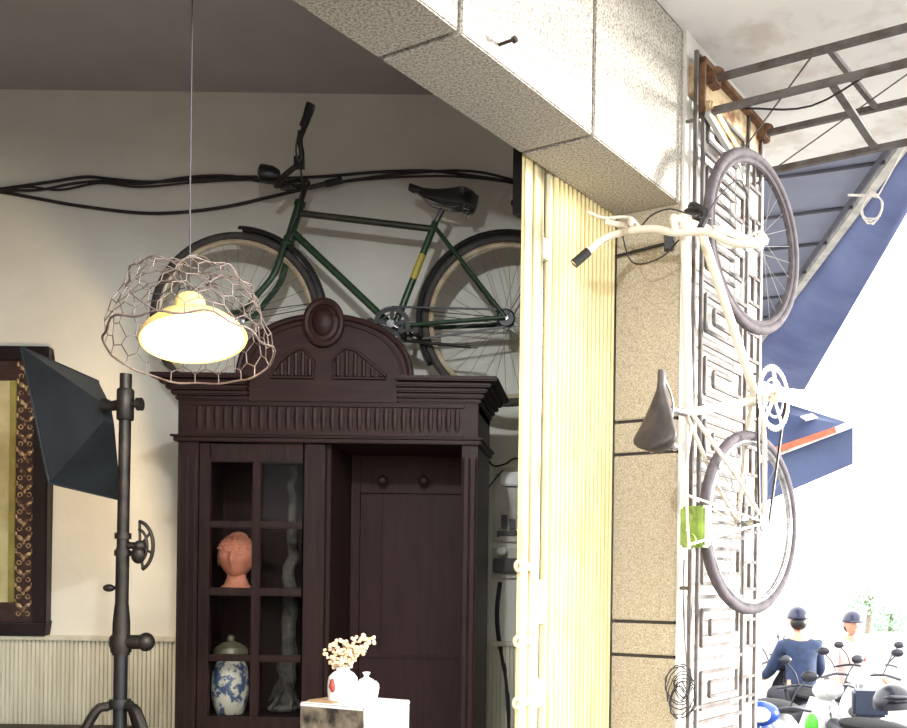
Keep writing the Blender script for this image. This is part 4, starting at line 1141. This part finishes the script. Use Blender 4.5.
for i in range(len(bd_)): j = (i + 1) % len(bd_); fs2.append((bd_[i], bd_[j], bd_[j] + k, bd_[i] + k))
b.add(vs2, fs2); b.build('edge_flap', 'blue', t)
# wire coil hanging by the canopy
cc = at(872, 208, 4.4); pts = [cc + V((math.cos(a_ * .5) * (.045 + .006 * math.sin(a_)), .012 * math.sin(a_ * .23), math.sin(a_ * .5) * (.06 + .01 * math.sin(a_ * 1.3)))) for a_ in range(70)]
b = MB(); b.tube(pts, .0028, 5); b.tube([at(848, 195, 4.4), at(878, 196, 4.4)], .006, 6); b.tube([at(878, 196, 4.4), at(880, 196, 4.4).lerp(V((1.376, 4.4, cz(4.4))), 1)], .004, 5); b.tube([at(872, 195, 4.4), cc + V((0, 0, .06))], .004, 5)
tag(b.build('wire_coil', 'whitecl'), 'pale coiled wire hanging under the blue canopy edge', 'wire')

# second, small navy awning further off
t = thing('small_awning', 'small navy awning with orange stripe and dark side valance beyond the bicycle', 'awning', at(815, 440, 8.4))
T0, T1 = at(735, 398, 9.6), at(790, 403, 9.6)
P = [at(720, 398, 9.2), at(783, 402, 9.2), at(853, 421, 8.3), at(765, 503, 8.3)]
b = MB()
r1 = at(783, 402, 9.3); r2 = at(853, 424, 8.5); r3 = at(853, 464, 8.5); r4 = at(790, 492, 9.3); l1 = at(700, 396, 9.3); l2 = at(735, 478, 8.5)
b.quadslab(l1, r1, r2, at(722, 470, 8.5), .02); b.build('roof_canvas', 'bluedk', t, flat=True)
b = MB(); b.add([r2, r3, at(722, 520, 8.5), at(722, 470, 8.5), r2 + V((0, .02, 0)), r3 + V((0, .02, 0)), at(722, 520, 8.5) + V((0, .02, 0)), at(722, 470, 8.5) + V((0, .02, 0))],
      [(0, 1, 2, 3), (7, 6, 5, 4), (0, 4, 5, 1), (1, 5, 6, 2), (2, 6, 7, 3), (3, 7, 4, 0)]); part_label(b.build('valance', 'bluedk', t, flat=True), 'dark hanging valance')
b = MB(); b.bar(at(770, 452, 8.40), at(835, 430, 8.44), .03, .05); part_label(b.build('stripe', 'orange', t), 'orange stripe')
b = MB(); b.bar(at(722, 474, 8.44), r2 + V((0, -.05, 0)), .04, .06); b.build('front_rail', 'whitecl', t)
b = MB(); b.obox(at(800, 417, 8.60), at(812, 414, 8.72) - at(800, 417, 8.60), at(806, 421, 8.55) - at(800, 417, 8.60), V((0, 0, .006))); b.build('patch', 'whitecl', t)
for xx in (l1, at(760, 480, 9.3)):
    b = MB(); b.tube([V((xx.x, 9.25, xx.z - .02)), V((xx.x, 9.25, GZ))], .03, 10); b.build('post', 'whitecl', t)

# ================================================================== SCOOTERS, PEOPLE, TREES
def scooter(label, x, y, yaw, m_body, m_leg, seatm='tyre', extra=None, scale=1.0):
    """front points along local -Y before yaw"""
    t = thing('scooter', label, 'motorbike', (x, y, GZ), 'scooters parked in the street')
    Rz = Matrix.Rotation(yaw, 4, 'Z')
    T = Matrix.Translation(V((x, y, GZ))) @ Rz
    WM[t.name] = T; t.rotation_euler = (0, 0, yaw)
    def X(*p): return T @ V(p)
    ey = (Rz @ V((0, 1, 0))); ex = (Rz @ V((1, 0, 0)))
    for (yy, nm) in ((-.62, 'front_wheel'), (.60, 'rear_wheel')):
        b = MB(); b.ring(X(0, yy, .27), ex, .225, .045, 32, 10); w = b.build(nm, 'tyre', t)
        b = MB(); b.lathe([(.19, -.02), (.19, .02)], X(0, yy, .27), ex, 28); b.lathe([(.05, -.07), (.05, .07)], X(0, yy, .27), ex, 14); b.build('rim', 'chrome', w)
    b = MB(); ring = []
    sec = [(-.10, .30, .16, .05), (.02, .34, .15, .07), (.15, .50, .17, .14), (.35, .60, .17, .15), (.60, .66, .15, .12), (.85, .74, .08, .07), (.92, .76, .03, .03)]
    vs = []; fs = []; n = 14
    for (yy, z, w_, h_) in sec:
        for j in range(n):
            an = 2 * PI * j / n; vs.append(X(math.cos(an) * w_, yy, z + math.sin(an) * h_))
    for i in range(len(sec) - 1):
        for j in range(n): fs.append((i * n + j, i * n + (j + 1) % n, (i + 1) * n + (j + 1) % n, (i + 1) * n + j))
    fs += [tuple(range(n)), tuple((len(sec) - 1) * n + j for j in range(n))]
    b.add(vs, fs); b.build('body', m_body, t)
    # leg shield
    b = MB(); vs = []; fs = []; rows__ = [(.30, -.30, .10), (.50, -.40, .20), (.70, -.44, .20), (.85, -.46, .15), (.96, -.44, .09)]
    for lay in (0, .03):
        for (z, yy, w_) in rows__:
            for j in range(7):
                x_ = -1 + 2 * j / 6; vs.append(X(x_ * w_, yy + .10 * x_ * x_ + lay, z))
    nr = len(rows__)
    for i in range(nr - 1):
        for j in range(6):
            a_ = i * 7 + j; fs.append((a_, a_ + 1, a_ + 8, a_ + 7)); fs.append(tuple(q + nr * 7 for q in (a_ + 7, a_ + 8, a_ + 1, a_)))
        for j in (0, 6): a_ = i * 7 + j; fs.append((a_, a_ + 7, a_ + 7 + nr * 7, a_ + nr * 7))
    for i in (0, nr - 1):
        for j in range(6): a_ = i * 7 + j; fs.append((a_, a_ + 1, a_ + 1 + nr * 7, a_ + nr * 7))
    b.add(vs, fs); b.build('front_shield', m_leg, t)
    b = MB(); b.ball(X(0, -.62, .47), .09, .22, .10, 16, 10, fn=lambda p: V((p.x, p.y, max(p.z, -.1))), rot=Rz.to_3x3()); b.build('front_mudguard', m_body, t)
    b = MB()
    for sg in (-1, 1): b.tube([X(.06 * sg, -.62, .27), X(.06 * sg, -.50, .60)], .018, 8)
    b.tube([X(0, -.48, .6), X(0, -.40, 1.0)], .03, 10); b.build('fork', 'chrome', t)
    b = MB(); b.tube(bez([X(-.34, -.24, 1.02), X(-.2, -.34, 1.05), X(0, -.40, 1.03), X(.2, -.34, 1.05), X(.34, -.24, 1.02)], 5), .012, 8); hb_ = b.build('handlebar', 'sc_black', t)
    b = MB(); b.ball(X(0, -.43, 1.02), .13, .09, .08, 16, 10, rot=Rz.to_3x3()); cv = b.build('headlamp_cowl', m_leg, t)
    b = MB(); b.ball(X(0, -.50, 1.02), .07, .03, .05, 14, 8, rot=Rz.to_3x3()); b.build('headlamp', 'boxwhite', cv)
    for sg in (-1, 1):
        b = MB(); b.tube(bez([X(.2 * sg, -.33, 1.05), X(.24 * sg, -.34, 1.15), X(.30 * sg, -.33, 1.22)], 4), .006, 6); b.ball(X(.32 * sg, -.33, 1.25), .055, .015, .036, 14, 8, rot=Rz.to_3x3()); b.build('mirror', 'sc_black', t)
    b = MB(); b.ball(X(0, .42, .80), .14, .36, .055, 18, 10, rot=Rz.to_3x3()); b.build('seat', seatm, t)
    b = MB(); b.box(-.13, .13, -.32, .15, .26, .32); 
    for i, v_ in enumerate(b.v): b.v[i] = T @ v_
    b.build('floorboard', 'sc_black', t)
    b = MB(); b.tube([X(.12, .3, .3), X(.15, .85, .36)], .045, 10); b.build('exhaust', 'chrome', t)
    b = MB(); b.tube([X(-.1, .15, .3), X(-.2, .16, .0)], .01, 6); b.build('side_stand', 'chrome', t)
    if extra: extra(t, X, Rz)
    return t
def crate(t, X, Rz):
    b = MB(); n0 = len(b.v); b.box(-.13, .13, .72, .98, .83, 1.03)
    for i in range(len(b.v)): b.v[i] = X(*b.v[i])
    b.build('top_box', 'crate', t, bevel=.02)
def panels(t, X, Rz):
    for (x_, z, mm, nm) in ((-.12, .75, 'sc_green', 'green_panel'), (-.14, .60, 'sc_yellow', 'yellow_panel'), (.13, .58, 'redp', 'red_panel')):
        b = MB(); b.ball(X(x_, -.44 + .04, z), .055, .035, .09, 12, 8); b.build(nm, mm, t)
def ground_x(u, v, Y): return at(u, v, Y).x
scooter('white scooter with green and yellow front panels facing the camera', ground_x(806, 690, 8.0), 8.2, .3, 'sc_white', 'sc_white', extra=panels)
scooter('maroon scooter with a blue front shield at the foot of the pillar grille', ground_x(755, 715, 6.7), 6.7, -.1, 'sc_red', 'sc_blue')
scooter('white scooter with a dark top box right of the person in navy', ground_x(862, 700, 8.6), 8.6, 2.95, 'sc_white', 'sc_white', extra=crate)
scooter('black scooter at the right edge of the view', ground_x(918, 705, 7.0), 7.0, .5, 'sc_black', 'sc_black')
scooter('black scooter ridden by the person in the navy jacket', ground_x(800, 650, 9.9), 10.0, PI + .12, 'sc_black', 'sc_black')
scooter('dark scooter parked sideways with a top box behind the grille', ground_x(752, 655, 11.6), 11.6, 1.5, 'sc_black', 'sc_white', extra=crate)
scooter('white scooter ridden by the person in pale pink', ground_x(850, 650, 10.7), 10.45, .15, 'sc_white', 'sc_white')
# helmet resting on the black scooter
def helmet(b, c, r, yaw, open_=True):
    Rz = Matrix.Rotation(yaw, 3, 'Z')
    def fn(p):
        q = V(p)
        if q.z < -.35: q.z = -.35 - (q.z + .35) * .1
        if q.y < -.3 and q.z < .15: q.y = -.3 - (abs(q.y) - .3) * .15
        return q
    b.ball(c, r, r * 1.12, r * 1.02, 24, 16, fn=fn, rot=Rz)
b = MB(); hc_ = at(893, 703, 6.9); helmet(b, hc_, .13, .5)
b.ball(hc_ + V((-.0, -.1, .05)), .09, .06, .02)
hm = tag(b.build('helmet', 'sc_black'), 'round black helmet resting on the handlebar of the rightmost scooter', 'helmet')

def skin_mesh(verts, edges, radii, name, m, parent, lev=2):
    me = bpy.data.meshes.new(name); T = WM[parent.name]; Ti = T.inverted()
    me.from_pydata([Ti @ V(p) for p in verts], edges, [])
    o = bpy.data.objects.new(name, me); COL.objects.link(o)
    sk = o.modifiers.new('skin', 'SKIN'); sk.use_smooth_shade = True
    for i, r in enumerate(radii):
        r = r if isinstance(r, tuple) else (r, r)
        me.skin_vertices[0].data[i].radius = r
    me.skin_vertices[0].data[0].use_root = True
    su = o.modifiers.new('sub', 'SUBSURF'); su.levels = lev; su.render_levels = lev
    dg = bpy.context.evaluated_depsgraph_get(); dg.update()
    ev = o.evaluated_get(dg); nm = bpy.data.meshes.new_from_object(ev)
    o.modifiers.clear(); o.data = nm; bpy.data.meshes.remove(me)
    nm.materials.clear(); nm.materials.append(M[m]); nm.shade_smooth()
    o.parent = parent; WM[o.name] = T
    return o
def rider(label, x, y, yaw, hipz, jacket, trousers, cap, lean=.25, helm=True):
    T = Matrix.Translation(V((x, y, GZ))) @ Matrix.Rotation(yaw, 4, 'Z')
    t = thing('person', label, 'person', (x, y, GZ)); t.rotation_euler = (0, 0, yaw); WM[t.name] = T
    X = lambda *p: T @ V(p)
    hz = hipz; sh = hz + .46; ly = -lean
    # body facing local -Y
    vs = [X(0, 0, hz), X(0, ly * .35, hz + .18), X(0, ly * .75, hz + .36), X(0, ly, sh), X(0, ly - .02, sh + .09), X(0, ly - .04, sh + .15)]
    ed = [(0, 1), (1, 2), (2, 3), (3, 4), (4, 5)]; rd = [(.12, .10), (.14, .11), (.155, .12), (.13, .10), (.055, .055), (.055, .06)]
    hands = []
    for sg in (-1, 1):
        k = len(vs)
        vs += [X(.17 * sg, ly, sh - .01), X(.25 * sg, ly - .10, sh - .24), X(.27 * sg, ly - .30, sh - .33), X(.27 * sg, ly - .36, sh - .34)]
        ed += [(3, k), (k, k + 1), (k + 1, k + 2), (k + 2, k + 3)]; rd += [.062, .047, .034, (.04, .022)]
        hands.append(k + 3)
        k = len(vs)
        vs += [X(.11 * sg, -.02, hz - .03), X(.17 * sg, -.40, hz + .0), X(.15 * sg, -.36, hz - .40), X(.15 * sg, -.40, .06 + hz * 0 + .08), X(.15 * sg, -.54, .06)] if False else [X(.11 * sg, -.02, hz - .03), X(.17 * sg, -.42, hz - .02), X(.20 * sg, -.34, hz - .42), X(.20 * sg, -.40, .32 + .04), X(.20 * sg, -.54, .36)]
        ed += [(0, k), (k, k + 1), (k + 1, k + 2), (k + 3, k + 2), (k + 3, k + 4)]; rd += [.072, .058, .048, .042, .035]
    body = skin_mesh(vs, ed, rd, 'body', 'skin', t)
    # fingers curled round the grips
    for i, sg in zip(hands, (-1, 1)):
        h0 = T.inverted() @ vs[i]; b = MB()
        for f_ in range(4):
            xo = (-.033 + .022 * f_) ; b.tube([X(h0.x + xo, h0.y - .0, h0.z + .01), X(h0.x + xo, h0.y - .045, h0.z + .012), X(h0.x + xo, h0.y - .065, h0.z - .01), X(h0.x + xo, h0.y - .045, h0.z - .03)], [.010, .009, .0085, .007], 8)
        b.tube([X(h0.x - .035 * sg, h0.y + .01, h0.z), X(h0.x - .055 * sg, h0.y - .03, h0.z - .012), X(h0.x - .045 * sg, h0.y - .05, h0.z - .03)], [.011, .010, .008], 8)
        b.build('hand', 'skin', t)
    # head
    hc_ = X(0, ly - .06, sh + .25); b = MB(); head_mesh(b, hc_, .23, yaw=yaw, tilt=.1); hd_ = b.build('head', 'skin', t)
    b = MB(); Rz = Matrix.Rotation(yaw, 3, 'Z')
    if helm:
        def fn(p):
            q = V(p)
            if q.z < -.1: q.z = -.1 - (q.z + .1) * .1
            return q
        b.ball(hc_ + V((0, 0, .03)), .105, .128, .115, 24, 16, fn=fn, rot=Rz)
        b.ball(hc_ + (Rz @ V((0, -.12, .03))), .08, .06, .012, 14, 8, rot=Rz)
    b.build('helmet', cap, t)
    b = MB(); b.ball(hc_ + (Rz @ V((0, .035, -.02))), .082, .078, .075, 18, 12, rot=Rz); b.build('hair', 'hair', t)
    # jacket over torso and sleeves, trousers over legs
    jv = [X(0, .0, hz - .08)] + vs[1:5]; je = [(0, 1), (1, 2), (2, 3), (3, 4)]; jr = [(.185, .155), (.158, .125), (.175, .14), (.15, .115), (.062, .062)]
    for sg in (0, 1):
        k = len(jv); bi = 6 + sg * 9; jv += [vs[bi], vs[bi + 1], vs[bi + 2]]; je += [(3, k), (k, k + 1), (k + 1, k + 2)]; jr += [.082, .064, .048]
    jk = skin_mesh(jv, je, jr, 'jacket', jacket, t)
    tv = [vs[0]]; te = []; tr = [(.16, .13)]
    for sg in (0, 1):
        k = len(tv); bi = 10 + sg * 9; tv += [vs[bi], vs[bi + 1], vs[bi + 2], vs[bi + 3]]; te += [(0, k), (k, k + 1), (k + 1, k + 2), (k + 2, k + 3)]; tr += [.105, .078, .064, .052]
    skin_mesh(tv, te, tr, 'trousers', trousers, t)
    for sg in (0, 1):
        q_ = vs[10 + sg * 9 + 4]; b = MB(); b.ball(q_ + (Rz @ V((0, .05, -.01))), .045, .12, .04, 14, 8, rot=Rz); b.build('shoe', 'tyre', t)
    return t
rider('person in a navy jacket and dark helmet seen from behind on a scooter', ground_x(803, 650, 9.8), 9.8, PI + .12, .78, 'navy', 'trous', 'navycap', lean=.12)
rider('person in pale pink top and dark helmet facing the camera on a scooter', ground_x(848, 640, 10.7), 10.75, .15, .73, 'pinksh', 'trous', 'navycap', lean=.08)
# trees far down the street
rr = random.Random(2)
for i, (u, v, Y, lab) in enumerate(((868, 604, 42, 'haze-tinted green tree far down the street'), (890, 622, 45, 'low haze-tinted green tree at the far right of the street'))):
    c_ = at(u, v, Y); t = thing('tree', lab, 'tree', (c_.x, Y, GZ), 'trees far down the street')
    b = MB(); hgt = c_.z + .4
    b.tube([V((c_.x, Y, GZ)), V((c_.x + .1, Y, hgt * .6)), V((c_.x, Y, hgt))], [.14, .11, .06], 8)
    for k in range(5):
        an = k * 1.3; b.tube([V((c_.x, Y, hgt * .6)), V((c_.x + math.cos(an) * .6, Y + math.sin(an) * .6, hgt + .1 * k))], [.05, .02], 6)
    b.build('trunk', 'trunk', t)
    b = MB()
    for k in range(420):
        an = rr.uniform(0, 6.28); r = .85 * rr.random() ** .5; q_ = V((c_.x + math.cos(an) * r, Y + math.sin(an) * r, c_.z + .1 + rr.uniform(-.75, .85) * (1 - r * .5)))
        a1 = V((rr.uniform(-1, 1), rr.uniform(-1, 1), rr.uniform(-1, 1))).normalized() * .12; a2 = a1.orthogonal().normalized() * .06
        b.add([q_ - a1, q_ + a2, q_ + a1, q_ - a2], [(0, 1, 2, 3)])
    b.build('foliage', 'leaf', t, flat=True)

# ================================================================== LIGHT
w = bpy.data.worlds.new('World'); sc.world = w; w.use_nodes = True
bg = w.node_tree.nodes['Background']; bg.inputs[0].default_value = (1.0, .995, .985, 1); bg.inputs[1].default_value = 5.4
su = bpy.data.lights.new('sun', 'SUN'); su.energy = 11.0; su.angle = math.radians(9); su.color = (1, .97, .92)
so = bpy.data.objects.new('sun', su); COL.objects.link(so)
sd = V((-.97, -.20, -.12)); so.rotation_euler = sd.to_track_quat('-Z', 'Y').to_euler()
def spot(name, loc, d, e, col, r, ang, blend=.5):
    l = bpy.data.lights.new(name, 'SPOT'); l.energy = e; l.color = col; l.shadow_soft_size = r; l.spot_size = math.radians(ang); l.spot_blend = blend
    o = bpy.data.objects.new(name, l); COL.objects.link(o); o.location = loc; o.rotation_euler = V(d).to_track_quat('-Z', 'Y').to_euler(); return o
def pt(name, loc, e, col, r):
    l = bpy.data.lights.new(name, 'POINT'); l.energy = e; l.color = col; l.shadow_soft_size = r
    o = bpy.data.objects.new(name, l); COL.objects.link(o); o.location = loc; return o
LP = V((-.55, 1.45, 2.72))  # unseen lamp added to fill the back wall; wide shade spares its top
t = thing('added_fill_lamp', 'unseen disc lamp added under the canopy to brighten the back wall', 'lamp', (LP.x, LP.y, LP.z))
b = MB(); b.lathe([(.32, .030), (.325, .036), (.12, .085), (.03, .10), (.03, .13), (.01, .135), (.01, .12), (.02, .09), (.11, .075)], LP, UP, 36, closed=True); b.build('lamp_shade', 'lampin', t)
b = MB(); b.tube([LP + UP * .13, V((LP.x, LP.y, 3.53))], .004, 6); b.build('cord', 'cable', t)
b = MB(); b.lathe([(.02, .03), (.02, .08)], LP, UP, 14); b.build('socket', 'blackm', t)
pt('added_fill_light', LP - UP * .01, 122, (.93, .97, 1.0), .035)
pt('pendant_light', lc + axd * .03, 4, (1, .86, .62), .02)
pt('floor_lamp_light', bp + (cen - apx).normalized() * .07, 30, (1, .72, .42), .03)

# ================================================================== CAMERA
cam = bpy.data.cameras.new('camera'); co = bpy.data.objects.new('camera', cam); COL.objects.link(co)
cam.sensor_width = 36; cam.sensor_fit = 'HORIZONTAL'; cam.lens = 36 * 1000 / 907
cam.shift_x = -(600 - 453.5) / 907; cam.shift_y = (587 - 364) / 907
co.matrix_world = Matrix.Translation(V((0, 0, CAM_Z))) @ Matrix.Rotation(PI / 2, 4, 'X') @ Matrix.Rotation(ROLL, 4, 'Z')
cam.clip_start = .05; cam.clip_end = 300
sc.camera = co
sc.view_settings.view_transform = 'Standard'; sc.view_settings.look = 'None'; sc.view_settings.gamma = 1; sc.view_settings.exposure = 0.0
sc.view_settings.use_curve_mapping = False
